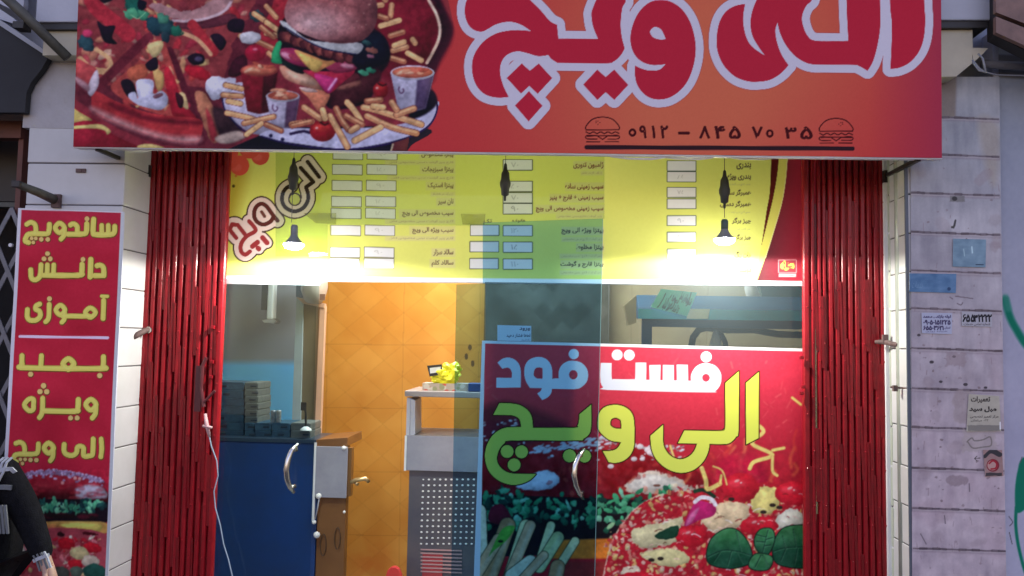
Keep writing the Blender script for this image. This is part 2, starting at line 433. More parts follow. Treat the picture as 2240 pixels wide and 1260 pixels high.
    # olives
    for pts in ([(270, 170), (330, 210), (415, 210), (390, 300), (430, 355), (330, 340), (290, 250)], [(1190, 285), (1260, 275), (1315, 340), (1270, 410), (1210, 340)], [(690, 490), (750, 465), (760, 550), (700, 575), (660, 530)],
                [(460, 670), (520, 640), (570, 690), (590, 800), (520, 790)], [(1000, 470), (1060, 432), (1130, 450), (1130, 510), (1050, 525)], [(1380, 150), (1460, 170), (1440, 260), (1340, 250), (1325, 190)], [(280, -30), (400, -10), (320, 25)]):
        p1(pts, (42, 26, 40))
    c.dot(140 + 1090 / 3.7, 478 / 3.7, 9, (80, 65, 100), ry=6, soft=3)
    # herbs
    for cx, cy, r, cc in ((570, 60, 95, (30, 84, 78)), (545, 110, 60, (72, 138, 112)), (640, 120, 55, (58, 118, 98)), (630, 40, 48, (26, 26, 40)), (740, 210, 88, (36, 60, 74)), (830, 220, 80, (40, 66, 76)), (800, 150, 50, (64, 112, 100)), (910, 250, 55, (36, 90, 78)), (180, 350, 75, (44, 66, 80)), (1560, 130, 60, (44, 66, 74)), (820, 300, 50, (44, 60, 72))):
        p1(ell(cx, cy, r, r * .75, rs.uniform(0, 90), 11), cc, rag=5, rs=6)
    p1(ell(190, 270, 42, 32), (180, 50, 92), soft=3); s1([(540, 120), (600, 150), (660, 100)], 2, (110, 160, 130)); p1(ell(1080, 590, 110, 50, 20), (160, 28, 44), rag=3)
    # crust front
    crust = [(245, 740), (420, 820), (640, 900), (860, 940), (1105, 970), (1110, 1110), (1060, 1158), (860, 1140), (640, 1080), (420, 1000), (240, 905)]
    p1(crust, (150, 42, 48)); c.poly(c1([(235, 870), (420, 950), (640, 1040), (860, 1100), (1100, 1110), (1060, 1158), (860, 1140), (640, 1080), (420, 1000), (240, 905)]), (158, 112, 124), soft=14)
    c.poly(c1([(400, 830), (700, 940), (1090, 985), (1090, 1010), (700, 985), (400, 880)]), (104, 26, 38), soft=8)
    p1([(100, 480), (180, 510), (270, 570), (240, 700), (150, 660), (95, 600)], (160, 60, 66)); p1([(190, 740), (215, 640), (268, 565), (282, 680), (225, 778)], (158, 140, 170)); p1([(95, 620), (200, 690), (190, 740), (95, 660)], (150, 105, 125), soft=5)
    p1([(1060, 760), (1150, 760), (1240, 960), (1250, 1140), (1190, 1140), (1120, 980)], (160, 96, 78), rag=2); p1([(1150, 880), (1220, 1000), (1240, 1120), (1190, 1130)], (150, 46, 56), soft=5)
    p1([(1200, 880), (1320, 900), (1440, 1060), (1320, 1130), (1250, 1080)], (58, 36, 42), soft=8); p1([(1230, 1110), (1400, 1060), (1480, 1105), (1360, 1160), (1260, 1160)], (150, 124, 128), soft=5)
    # mushroom on the slice
    p1([(588, 655), (720, 652), (725, 760), (790, 735), (838, 780), (835, 850), (780, 892), (700, 880), (600, 850), (530, 800), (525, 760), (575, 745), (600, 800)], (166, 158, 204))
    p1([(725, 775), (790, 752), (800, 775), (740, 800)], (112, 70, 88))
    # dark cloth below, plate
    c.poly([(495, 328, 1), (560, 300), (620, 280), (930, 280), (900, 318), (880, 345, 1), (495, 345, 1)], (30, 22, 36))
    p1([(1280, 760), (1340, 680), (1600, 700), (1800, 1030), (1560, 1090), (1400, 1000), (1300, 880)], (152, 140, 180))
    s1([(1280, 780), (1310, 900), (1420, 1030), (1500, 1080)], 3, (36, 28, 70))
    p2([(30, 1090), (200, 1040), (700, 1040), (1200, 1000), (1470, 820), (1440, 960), (1350, 1050), (1220, 1110), (1000, 1170), (700, 1205), (300, 1160), (100, 1120)], (150, 142, 188))
    s2([(40, 1105), (300, 1172), (700, 1212), (1000, 1180), (1220, 1120), (1400, 1020), (1470, 880), (1440, 760)], 4, (40, 26, 72))
    p2([(1360, 740), (1440, 740), (1470, 830), (1400, 910), (1290, 960), (1240, 930)], (30, 18, 36), soft=5)
    for x, y in ((120, 1098), (215, 1128)): c.dot(560 + x / 3.7, y / 3.7, 4, (40, 34, 70))
    s2([(280, 1085), (380, 1065), (430, 1075)], 6, (48, 34, 66)); p2([(1100, 1160, 1), (1200, 1130), (1240, 1120), (1220, 1240, 1), (1090, 1240, 1)], (90, 40, 46)); s2([(1110, 1170), (1090, 1240)], 4, (150, 130, 120))
    # fries behind, left and right
    fr = [(178, 124, 92), (166, 108, 82), (186, 138, 102), (150, 84, 66)]
    def fry(pts, f=c2, wd=9, k=0): c.stroke(f(pts), wd + 2, (92, 40, 40)); c.stroke(f(pts), wd, fr[k % 4]); c.stroke(f([(p[0], p[1] - 8) for p in pts]), wd * .35, (196, 156, 124), alpha=.6)
    for k, q in enumerate([[(1540, 110), (1690, 210)], [(1640, 50), (1720, 140)], [(1640, 270), (1760, 295)], [(1560, 330), (1690, 390)], [(1430, 290), (1540, 320)], [(1660, 430), (1740, 500)], [(1640, 180), (1740, 250)], [(1600, 220), (1700, 300)]]): fry(q, c1, 11, k)
    for k, q in enumerate([[(930, 50), (1020, 40)], [(1100, 40), (1090, 130)], [(1010, 210), (1160, 165)], [(1090, 290), (1190, 260)], [(1270, 320), (1290, 350)], [(1110, 410), (1220, 380)], [(1230, 430), (1340, 490)], [(1100, 470), (1200, 500)], [(900, 0), (960, -40)], [(1010, -60), (1050, 0)], [(1120, 370), (1200, 340)], [(1000, 130), (1060, 150)]]): fry(q, c2, 12, k)
    c.stroke(c2([(1390, -60), (1400, 0), (1460, 110), (1490, 220), (1480, 320), (1430, 430), (1385, 510)]), 7, (172, 138, 130)); c.stroke(c2([(1400, 0), (1462, 110), (1492, 220), (1480, 320)]), 3, (190, 160, 160))
    # mushroom + tomato left of cups
    p1([(1430, 280), (1540, 255), (1600, 300), (1560, 345), (1500, 360), (1440, 340)], (164, 156, 184), rag=2); p1(ell(1550, 430, 85, 70), (150, 26, 52)); p1(ell(1550, 400, 20, 12), (190, 90, 120), soft=3)
    p1([(1150, 690), (1200, 620), (1290, 630), (1390, 640), (1370, 720), (1250, 800), (1180, 800)], (168, 160, 200), rag=4); p1([(1380, 480), (1470, 450), (1480, 560), (1400, 620), (1330, 600)], (70, 26, 40))
    # burger
    p2([(180, 230), (350, 80), (800, 150), (960, 230), (1060, 330), (1080, 500), (980, 640), (900, 830), (600, 880), (500, 700), (250, 620), (200, 420)], (42, 24, 34), soft=4)
    p2([(200, 530), (330, 560), (480, 640), (540, 740), (420, 710), (260, 650), (205, 590)], (166, 108, 96), soft=3); p2([(240, 570), (340, 590), (480, 660), (460, 690), (300, 640)], (186, 140, 130), soft=6)
    p2([(640, 680), (800, 640), (980, 560), (1010, 640), (900, 800), (740, 860), (600, 860)], (74, 34, 40), soft=6); p2([(640, 700), (820, 650), (840, 690), (700, 730)], (120, 70, 66), soft=8)
    p2([(360, 720), (520, 730), (600, 770), (540, 890), (500, 900), (430, 800)], (184, 104, 84)); p2([(350, 705), (460, 720), (500, 745), (400, 745)], (176, 140, 148))
    p2([(600, 740), (720, 640), (800, 590), (840, 640), (700, 690)], (96, 40, 48))
    p2([(380, 570), (560, 580), (800, 570), (690, 680), (580, 760), (480, 640)], (160, 36, 62)); p2([(470, 600), (650, 640), (640, 690), (580, 755)], (176, 44, 110)); s2([(650, 640), (615, 690), (590, 725)], 5, (196, 130, 190), soft=3)
    p2([(200, 400), (300, 390), (400, 450), (420, 540), (300, 520), (220, 470)], (140, 40, 78)); p2(ell(245, 450, 50, 24, 25), (184, 110, 150), soft=5); p2(ell(320, 470, 60, 26, 25), (146, 50, 74))
    p2([(560, 530), (700, 480), (810, 510), (800, 570), (640, 590)], (134, 44, 72)); p2(ell(740, 535, 55, 20, 8), (164, 100, 128), soft=5)
    p2([(310, 410), (430, 440), (560, 490), (660, 490), (560, 550), (460, 580)], (184, 118, 74)); p2([(350, 440), (460, 470), (540, 510), (460, 575)], (190, 150, 84))
    for i in range(26):
        t = i / 25; x = 200 + 900 * t; y = 250 + 300 * math.sin(t * 1.2) + rs.uniform(-25, 25)
        if x < 900: p2(ell(x * .8 + 60, y * .75 + 110, 46, 34, rs.uniform(0, 90), 9), ((74, 34, 40), (100, 46, 50), (124, 60, 58))[i % 3], rag=3, rs=6)
    p2([(120, 480), (160, 350), (205, 345), (195, 430), (215, 510), (150, 510)], (44, 138, 96), rag=2); p2([(210, 490), (300, 520), (390, 590), (330, 590), (240, 540)], (34, 40, 40))
    p2([(850, 350), (960, 260), (1060, 330), (1080, 480), (960, 540), (850, 560), (780, 500), (810, 420)], (24, 30, 42), soft=4)
    for x, y, r, cc in ((870, 590, 45, (64, 128, 108)), (930, 570, 40, (50, 110, 92)), (925, 455, 36, (120, 70, 92)), (940, 410, 50, (120, 70, 66)), (900, 350, 40, (44, 66, 72))): p2(ell(x, y, r, r * .5, 15, 9), cc, rag=3, rs=6)
    p2([(190, 170), (260, 190), (400, 310), (560, 340), (850, 350), (830, 435), (700, 420), (560, 400), (420, 340), (250, 240)], (168, 162, 186))
    s2([(230, 220), (420, 335), (560, 395), (700, 425), (810, 440)], 2.5, (30, 24, 60))
    bun = [(240, 160), (235, 60), (300, -60), (450, -170), (640, -200), (830, -150), (950, -40), (985, 60), (970, 200), (900, 300), (800, 345), (600, 345), (420, 290), (300, 230)]
    p2(bun, (140, 78, 88))
    def shade(X, Y):
        u = (X - 560) * 3.706; v = Y * 3.706
        t = np.clip(1 - np.hypot((u - 450) / 420, (v - 190) / 190), 0, 1)[..., None]; q = np.clip((v - 230) / 120, 0, 1)[..., None]; r_ = np.clip((u - 760) / 230, 0, 1)[..., None]
        b = np.array([140, 76, 84.]) * (1 - t) + np.array([166, 128, 146.]) * t
        b = b * (1 - .45 * q * (1 - t)) * (1 - .35 * r_); return b * (1 + (vnoise(X, Y, 5, 3, 2) - .5)[..., None] * .16)
    p2(bun, shade)
    for i in range(90):
        x, y = rs.uniform(300, 930), rs.uniform(-120, 280)
        c.dot(560 + x / 3.7, y / 3.7, rs.uniform(.8, 1.6), (186, 140, 140) if rs.rand() < .6 else (100, 44, 54), alpha=.6)
    # cups
    def cup(x0, x1, yt, yb, bx0, bx1, body, body2, rim, f):
        xm = (x0 + x1) / 2
        c.poly(f([(x0, yt, 1), (x1, yt, 1), (bx1, yb, 1), (xm, yb + 22), (bx0, yb, 1)]), body)
        c.poly(f([(xm + .12 * (x1 - x0), yt, 1), (x1, yt, 1), (bx1, yb, 1), (xm + .05 * (x1 - x0), yb + 15, 1)]), body2, soft=5)
        c.poly(f(ell(xm, yt, (x1 - x0) / 2, (x1 - x0) * .17)), rim); c.poly(f(ell(xm, yt - 4, (x1 - x0) / 2 - 14, (x1 - x0) * .13)), (170, 84, 70))
        for i in range(7): c.poly(f(ell(xm + rs.uniform(-.3, .3) * (x1 - x0), yt - 20 + rs.uniform(-35, 25), rs.uniform(18, 50), 14, rs.uniform(-40, 40), 9)), ((188, 120, 100), (160, 70, 58), (196, 140, 124))[i % 3], soft=2)
    cup(1430, 1735, 570, 900, 1485, 1680, (112, 26, 38), (70, 18, 32), (150, 60, 58), c1)
    cup(80, 355, 780, 1020, 130, 315, (142, 130, 168), (84, 56, 84), (158, 150, 184), c2)
    cup(1090, 1447, 590, 880, 1150, 1375, (142, 132, 172), (80, 60, 96), (166, 156, 194), c2)
    for x, y in ((155, 880), (1178, 735)): s2([(x - 18, y - 28), (x - 20, y), (x, y + 22), (x + 20, y + 2), (x + 14, y - 14)], 3.4, (94, 66, 100))
    # tomatoes
    for x, y, rx, ry in ((540, 1060, 105, 88), (1010, 730, 62, 66)):
        p2(ell(x, y, rx, ry), (140, 26, 38)); p2(ell(x - rx * .1, y - ry * .3, rx * .7, ry * .4), (176, 46, 46), soft=6); p2(ell(x - rx * .45, y - ry * .25, 12, 10), (210, 140, 150), soft=2)
        s2([(x - 20, y - ry * .8), (x + 15, y - ry * .55), (x + 45, y - ry * .7)], 4, (70, 24, 30))
    # fries in front
    for k, q in enumerate([[(870, 870), (1000, 900), (1340, 1010)], [(900, 940), (1100, 1030), (1300, 1080)], [(800, 1140), (1010, 1030)], [(650, 880), (700, 980), (750, 1050)], [(600, 940), (680, 1080), (740, 1190)], [(1140, 930), (1280, 880)], [(740, 830), (800, 900), (850, 980)], [(730, 940), (860, 1010)], [(290, 1010), (450, 985)], [(390, 870), (520, 960)], [(540, 890), (560, 960)], [(900, 820), (1010, 810)], [(770, 1060), (820, 1030)], [(1100, 830), (1140, 890)], [(950, 860), (1030, 870)]]): fry(q, c2, 13, k)
    for k, q in enumerate([[(1320, 915), (1500, 955), (1560, 980)], [(1460, 1000), (1700, 945)], [(1480, 1090), (1600, 1000)], [(1640, 1010), (1760, 1060)], [(1310, 690), (1440, 720)], [(1290, 770), (1440, 780)], [(1330, 820), (1430, 840)], [(1850, 1020), (2000, 985)]]): fry(q, c1, 11, k)
    w_, d_ = c.sd([[(150, -160, 1), (935, -160, 1), (965, -60), (985, 20), (992, 60), (985, 90), (962, 130), (940, 170), (955, 215), (955, 250), (930, 290), (890, 310), (880, 340, 1), (150, 340, 1)]], 5); pm_ = np.zeros(X.shape); pm_[w_] = np.clip(d_ / 26 + .1, 0, 1)
    c.pil = 0; c.mottle(.22, pm_, (30, 12, 6)); c.C = c.C * (1 - pm_[..., None]) + pm_[..., None] * np.clip((c.C - 104) * 1.16 + np.array([92, 96, 104.]), 8, 255); gy_ = c.C.mean(2, keepdims=True); c.C = c.C + (gy_ * np.array([1.02, .95, 1.08]) - c.C) * (.2 * pm_[..., None]); c.blur(1, pm_); pass
    # ---- lettering
    g1 = lambda pts: crop(pts, 960, 0, 3.5)
    g2 = lambda pts: crop(pts, 1500, 0, 3.0)
    che = g1([(215, 0), (200, 60), (203, 130), (230, 195), (275, 232), (330, 242), (375, 222), (430, 190), (500, 170), (570, 170), (640, 195), (705, 238, 1), (600, 230), (500, 240), (420, 265), (340, 320), (280, 400), (255, 480), (258, 570), (285, 650), (335, 710), (400, 740), (470, 748), (535, 742, 1), (495, 660), (470, 570), (472, 500), (500, 440), (550, 405), (610, 393), (680, 408), (750, 428), (800, 428), (838, 420, 1), (860, 450), (905, 480, 1), (1270, 485), (1340, 470), (1395, 420), (1423, 370, 1), (1400, 280), (1392, 180), (1405, 60), (1430, 10), (1400, -40), (1300, -55), (1220, -20), (1180, 60), (1168, 110), (1180, 200), (1218, 297, 1), (915, 297, 1), (905, 190, 1), (850, 160), (780, 80), (700, 0), (640, -60), (540, -120), (400, -130), (280, -90)])
    dots = [g1([(520, 598, 1), (635, 486, 1), (697, 542, 1), (765, 486, 1), (868, 598, 1), (757, 718, 1), (692, 658, 1), (628, 716, 1)]),
            g1([(690, 698, 1), (793, 810, 1), (687, 930, 1), (583, 808, 1)]),
            g1([(1105, 648, 1), (1213, 533, 1), (1277, 590, 1), (1343, 533, 1), (1450, 650, 1), (1343, 765, 1), (1277, 706, 1), (1213, 765, 1)])]
    vav = g1([(1503, 503, 1), (1500, 560), (1515, 640), (1560, 710), (1620, 750), (1690, 762), (1770, 745), (1850, 690), (1910, 610), (1950, 500), (1967, 380), (1955, 270), (1920, 160), (1860, 70), (1780, 15), (1700, 0), (1620, 15), (1550, 70), (1500, 150), (1470, 250), (1470, 340), (1500, 420), (1560, 475), (1640, 498), (1735, 492, 1), (1690, 533), (1620, 540), (1560, 528)])
    vavh = g1([(1617, 245), (1635, 215), (1665, 207), (1705, 230), (1738, 300, 1), (1690, 302), (1640, 285)])
    ye = g2([(390, 25, 1), (320, 40), (260, 80), (220, 150), (203, 250), (210, 340), (250, 430), (320, 500), (400, 532), (470, 537), (550, 525), (620, 485), (675, 428, 1), (630, 360), (600, 280), (588, 200), (603, 150, 1), (620, 220), (660, 300), (720, 370), (790, 412), (850, 425, 1), (1090, 425), (1140, 435), (1193, 465, 1), (1230, 400), (1262, 280), (1278, 150), (1275, 0), (1265, -400, 1), (1055, -400, 1), (1055, 0), (1067, 268, 1), (860, 268), (800, 235), (768, 160), (765, 100), (790, 40), (830, -10), (800, -110), (700, -160), (580, -130), (510, -70), (465, 0), (435, 80), (425, 160), (440, 240), (480, 310), (520, 365, 1), (440, 310), (400, 250), (380, 170), (378, 100)])
    alef = g2([(1345, -400, 1), (1340, 0), (1352, 150), (1350, 300), (1343, 452, 1), (1400, 445), (1470, 410), (1530, 340), (1562, 250), (1572, 130), (1565, 0), (1555, -400, 1)])
    allp = [[che], [dots[0]], [dots[1]], [dots[2]], [vav, vavh], [ye], [alef]]
    for L in allp: c.poly(L, (120, 40, 60), grow=18.6, alpha=.5)
    for L in allp: c.poly(L, (161, 151, 195), grow=17.3)
    for L in allp: c.poly(L, (146, 24, 52))
    # phone number
    dk = (52, 6, 14)
    for x_, y_ in ((1383.5, 290), (1684, 292)): c.stroke(ell(x_, y_, 6, 6.5, 0, 10), 5, dk, closed=True)
    for ch, x0, x1, y0, y1 in (('۹', 1399, 1414, 275, 302), ('۱', 1426, 1433, 275, 302), ('۲', 1445, 1461, 275, 302), ('۸', 1530, 1553, 276, 303), ('۴', 1563, 1586, 276, 303), ('۵', 1595, 1620, 276, 303), ('۷', 1645, 1668, 277, 303), ('۳', 1717, 1742, 277, 303), ('۵', 1751, 1777, 277, 304)):
        c.text(ch, x0, x1, y0, y1, dk, bold=.012, thick=.8)
    c.line(1486, 291, 1506, 291, 6.5, dk)
    c.stroke([(1283, 322), (1865, 325)], 9.5, (32, 14, 26))
    for bx, by, fl in ((1318, 256, 1), (1829, 259, -1)):
        c.stroke([(bx - 36, by + 28, 1), (bx - 36, by + 20), (bx - 22, by + 5), (bx, by), (bx + 22, by + 5), (bx + 36, by + 20), (bx + 36, by + 28, 1)], 2.6, dk, closed=True)
        c.stroke([(bx - 36 + 8 * i, by + 34 + (2 if i % 2 else -1.5)) for i in range(10)], 2.6, dk)
        c.stroke([(bx - 33, by + 42), (bx - 12, by + 41), (bx, by + 49), (bx + 12, by + 41), (bx + 33, by + 42)], 2.4, dk, smooth=False)
        for q in (-1, 1): c.stroke([(bx + q * 14, by + 41), (bx + q * 32, by + 40), (bx + q * 37, by + 44), (bx + q * 32, by + 48), (bx + q * 12, by + 48)], 2.4, dk)
        c.line(bx - 10, by + 41, bx + 10, by + 41, 2, dk)
        c.line(bx - 35, by + 54, bx - 6, by + 54, 2.4, dk); c.line(bx + 6, by + 54, bx + 35, by + 54, 2.4, dk)
        for i in range(5): c.dot(bx - fl * (14 - 4 * (i % 3)), by + 9 + 3.5 * (i // 2), 1.1, dk)
    c.grain(2.2, 2.2, 3)
    return c

# ================================================================ DOOR POSTER
def paint_poster():
    c = Canvas([(1054.5, 745), (1775, 763), (1775, 1420), (1031, 1420)], 3.478, 560, 500, white=(238, 238, 236), wa=.8)
    X, Y = c.X, c.Y
    a = np.clip((Y - 820) / 300, 0, 1)[..., None]; b = np.clip((X - 1450) / 400, -1, 1)[..., None]
    c.C[:] = np.array([222, 62, 80.]) * (1 - a) + np.array([176, 30, 42.]) * a + b * np.array([-6, -6, -2.])  # lighter red at the top paints lamp light into the print
    rs = np.random.RandomState(11); c.pil = .18
    # flying sparks and cheese shreds
    for i in range(130):
        x, y = rs.uniform(1060, 1760), rs.uniform(780, 1010); al = rs.uniform(.1, .5); L = rs.uniform(2, 16); an = rs.uniform(0, 3)
        if rs.rand() < .5 and x < 1560 and y < 930: continue
        c.stroke([(x, y), (x + L * math.cos(an), y + L * math.sin(an) + 2)], rs.uniform(1, 4), (232, 120, 110), alpha=al, soft=2)
    bun = [(1020, 1010), (1040, 960), (1100, 930), (1200, 945), (1300, 958), (1400, 975), (1470, 1005), (1540, 1040), (1570, 1080), (1560, 1110), (1480, 1105), (1300, 1100), (1100, 1085), (1020, 1080)]
    def bs(X, Y):
        t = np.clip((Y - 960) / 130, 0, 1)[..., None]; n_ = (vnoise(X, Y, 16, 2) - .5)[..., None]
        return np.array([182, 40, 46.]) * (1 - t) + np.array([120, 16, 26.]) * t + n_ * 46
    c.poly(bun, bs, soft=5)
    c.poly([(1040, 900), (1110, 880), (1180, 900), (1240, 930), (1200, 960), (1060, 1000), (1030, 960)], (120, 34, 48), soft=22)
    c.poly([(1130, 1065), (1160, 1040), (1200, 1028), (1225, 1048), (1205, 1068), (1170, 1073)], (234, 232, 236), rag=3, rs=6, soft=2)
    c.poly([(1368, 1060), (1400, 1035), (1430, 1030), (1480, 1045), (1510, 1065), (1530, 1075), (1500, 1082), (1440, 1080), (1380, 1078)], (222, 206, 180), rag=6, rs=6, soft=3)
    c.poly([(1375, 1055), (1420, 1038), (1470, 1048), (1500, 1070), (1430, 1072), (1385, 1072)], (224, 218, 200), soft=5)
    c.dot(1437, 1062, 8, (120, 80, 66), ry=3)
    for i in range(46):       # browned spots of the bun
        x = rs.uniform(1200, 1560); y = rs.uniform(985, 1095); c.poly(ell(x, y, rs.uniform(4, 14), rs.uniform(3, 8), rs.uniform(0, 180), 8), ((214, 70, 60), (140, 20, 30), (226, 110, 80), (168, 34, 40))[i % 4], rag=2, rs=5, alpha=.45, soft=2)
    # flames
    for i in range(30):
        x, y = rs.uniform(1470, 1745), rs.uniform(960, 1075); L = rs.uniform(14, 46)
        c.stroke([(x, y), (x + rs.uniform(-14, 14), y - L * .5), (x + rs.uniform(-16, 16), y - L)], rs.uniform(3, 11), ((222, 70, 60), (232, 110, 70), (205, 40, 60), (238, 150, 90))[i % 4], alpha=.55, soft=5)
    c.poly(ell(1620, 1045, 60, 55, 20), (196, 24, 62), soft=16, alpha=.7)
    # sesame seeds
    for i in range(150):
        x = rs.uniform(1050, 1500); base_ = 935 + abs(x - 1150) * .09 if x > 1130 else 905 + (1130 - x) * .1
        y = base_ + rs.exponential(16)
        if x > 1240 and y > 1000: continue
        c.dot(x, y + 12, rs.uniform(2.2, 5.5), ((232, 226, 226), (206, 180, 176), (170, 130, 130))[i % 3], ry=rs.uniform(1.8, 3), rot=rs.uniform(-30, 10))
    for i in range(70):
        t = rs.rand(); x = 1160 + 170 * t; y = 988 - 26 * t + rs.uniform(-9, 9)
        c.dot(x, y, rs.uniform(4, 9), (228, 226, 230), ry=2.8, rot=-14, alpha=.85)
    for x, y, r in ((1387, 1004, 7), (1405, 1004, 6), (1336, 1020, 7), (1418, 984, 9), (1400, 977, 8), (1422, 990, 8), (1384, 974, 9)): c.dot(x, y, r, (238, 222, 216), ry=r * .75)
    # lettuce, patty
    c.poly([(1030, 1080, 1), (1570, 1100, 1), (1570, 1200, 1), (1030, 1220, 1)], (24, 20, 26))
    gr = [(70, 166, 112), (50, 140, 92), (130, 200, 160), (34, 96, 70), (92, 180, 130), (20, 60, 50)]
    for i in range(260):
        x = rs.uniform(1060, 1500); y = 1116 + rs.normal(0, 19) + 8 * math.sin(x / 18)
        if 1180 < x < 1280 and rs.rand() < .5: continue
        c.poly(ell(x, y, rs.uniform(5, 15), rs.uniform(3, 8), rs.uniform(0, 180), 8), gr[rs.randint(6)], rag=2.5, rs=5, soft=1)
    c.poly([(1075, 1110), (1100, 1104), (1120, 1135), (1110, 1150), (1070, 1140)], (110, 26, 44)); c.dot(1336, 1150, 11, (160, 210, 150), ry=5, rot=-40)
    c.poly([(1200, 1182, 1), (1400, 1176, 1), (1400, 1222, 1), (1200, 1222, 1)], (226, 128, 44), soft=4)
    c.poly([(1230, 1228, 1), (1400, 1228, 1), (1400, 1420, 1), (1230, 1420, 1)], (150, 46, 44), soft=6)
    # green peppers/pickles at left
    sl_ = [(236, 232, 190), (206, 214, 140), (222, 180, 130), (230, 226, 160), (196, 150, 100)]
    for i, (x0, y0, x1, y1, wd, k) in enumerate([(1045, 1120, 1050, 1250, 36, 0), (1070, 1260, 1110, 1150, 34, 4), (1040, 1260, 1090, 1180, 24, 2), (1090, 1340, 1150, 1150, 26, 3), (1110, 1270, 1160, 1150, 22, 2), (1180, 1230, 1205, 1150, 18, 3), (1180, 1240, 1220, 1176, 26, 1), (1210, 1260, 1258, 1184, 18, 3), (1120, 1260, 1160, 1230, 30, 0), (1140, 1270, 1190, 1215, 18, 2), (1200, 1330, 1220, 1240, 30, 4)]):
        c.stroke([(x0, y0), (x1, y1)], wd + 3, (60, 60, 40)); c.stroke([(x0, y0), (x1, y1)], wd, sl_[k]); c.stroke([(x0 + wd * .2, y0), (x1 + wd * .2, y1)], wd * .35, (226, 232, 200), alpha=.3, soft=5)
    c.poly([(1070, 1215), (1098, 1158), (1126, 1152), (1110, 1180), (1080, 1205)], (110, 200, 70)); c.dot(1095, 1184, 6, (20, 30, 20), ry=3)
    # pizza
    pz = [(1322, 1420), (1318, 1300), (1328, 1230), (1348, 1170), (1390, 1115), (1440, 1085), (1520, 1072), (1600, 1060), (1780, 1050, 1), (1780, 1420, 1)]
    c.stroke(pz[:6], 6, (226, 186, 160)); c.poly(pz, (186, 34, 48), rag=3, rs=7)
    pal = [(200, 44, 56), (226, 206, 140), (230, 190, 170), (178, 28, 44), (236, 226, 190), (214, 90, 90), (222, 160, 130), (170, 40, 50), (228, 214, 120)]
    for i in range(1500):
        x, y = rs.uniform(1325, 1770), rs.uniform(1062, 1400)
        if (x - 1322) * 1.0 < (1170 - y) * 1.3: continue
        c.poly(ell(x, y, rs.uniform(2, 9), rs.uniform(2, 6), rs.uniform(0, 180), 7), pal[rs.randint(9)], rag=2, rs=4, alpha=.75, n=3)
    for pts, cc in (([(1382, 1160), (1450, 1142), (1492, 1130), (1485, 1165), (1470, 1190), (1400, 1196)], (230, 222, 168)), ([(1400, 1210), (1470, 1200), (1510, 1222), (1480, 1238), (1440, 1236)], (222, 214, 150)), ([(1650, 1070), (1700, 1068), (1705, 1100), (1680, 1125), (1645, 1112)], (236, 222, 130)),
                    ([(1690, 1150), (1720, 1115), (1752, 1120), (1755, 1150), (1710, 1158)], (232, 232, 206)), ([(1530, 1120), (1590, 1098), (1640, 1110), (1620, 1150), (1560, 1165)], (230, 206, 160)), ([(1360, 1245), (1395, 1240), (1398, 1262), (1362, 1280)], (230, 214, 180))): c.poly(pts, cc, rag=4, rs=7, soft=1.5)
    for x0, y0, rx, ry, k in ((1512, 1173, 36, 24, 0), (1620, 1066, 40, 32, 1), (1735, 1080, 40, 26, 1), (1660, 1150, 42, 20, 0), (1400, 1275, 60, 24, 0), (1560, 1290, 70, 30, 0), (1480, 1330, 60, 30, 1)):
        c.poly(ell(x0, y0, rx, ry), ((206, 30, 48), (214, 34, 52))[k], rag=3, rs=9); c.poly(ell(x0 - 8, y0 - 8, rx * .5, ry * .3), (230, 80, 90), soft=7, alpha=.5)
    for i in range(160):      # melted cheese ridges, crumbs and glints
        x, y = rs.uniform(1350, 1765), rs.uniform(1080, 1300)
        if (x - 1322) < (1170 - y) * 1.3: continue
        L = rs.uniform(4, 16); a_ = rs.uniform(-.6, .6); cc = ((246, 236, 200), (120, 30, 30), (240, 200, 180), (96, 60, 40), (250, 246, 236))[i % 5]
        c.stroke([(x, y), (x + L * .5, y + L * a_ * .5 - 1.5), (x + L, y + L * a_)], rs.uniform(1, 2.6), cc, alpha=.75)
    for x, y in ((1505, 1165), (1612, 1052), (1728, 1068), (1650, 1142), (1392, 1266), (1560, 1282)):
        c.dot(x, y, 6, (250, 190, 180), ry=3, rot=-20, alpha=.8, soft=2); c.dot(x + 9, y + 4, 2.5, (250, 220, 210), ry=1.6)
    c.poly([(1497, 1150), (1520, 1100), (1545, 1098), (1566, 1110), (1560, 1128), (1530, 1138)], (200, 40, 110)); c.poly([(1515, 1140), (1500, 1150), (1510, 1125), (1530, 1110)], (220, 110, 160), soft=3)
    c.stroke([(1520, 1098), (1535, 1088), (1556, 1092), (1565, 1104)], 9, (236, 230, 230)); c.stroke([(1520, 1075), (1540, 1072), (1562, 1086)], 8, (30, 60, 40))
    c.poly([(1433, 1172), (1460, 1155), (1484, 1150), (1478, 1175), (1450, 1180)], (26, 70, 48), rag=2)
    for x, y in ((1425, 1225), (1445, 1222), (1690, 1105), (1705, 1110), (1600, 1092), (1670, 1120)): c.dot(x, y, 7, (50, 40, 34), ry=4)
    # cheese shreds
    for q, wd in (([(1658, 930), (1670, 945), (1645, 970), (1690, 995), (1650, 1010), (1640, 1025)], 8), ([(1690, 1000), (1690, 1030), (1700, 1040)], 6), ([(1535, 1024), (1544, 1050), (1548, 1070), (1575, 1058)], 9), ([(1575, 1058), (1578, 1040)], 5), ([(1466, 975), (1474, 1000)], 4), ([(1733, 870), (1752, 885)], 5), ([(1690, 985), (1715, 980)], 6), ([(1560, 1020), (1580, 1030), (1590, 1060)], 3)):
        c.stroke(q, wd + 1.5, (200, 120, 70)); c.stroke(q, wd, (236, 214, 120))
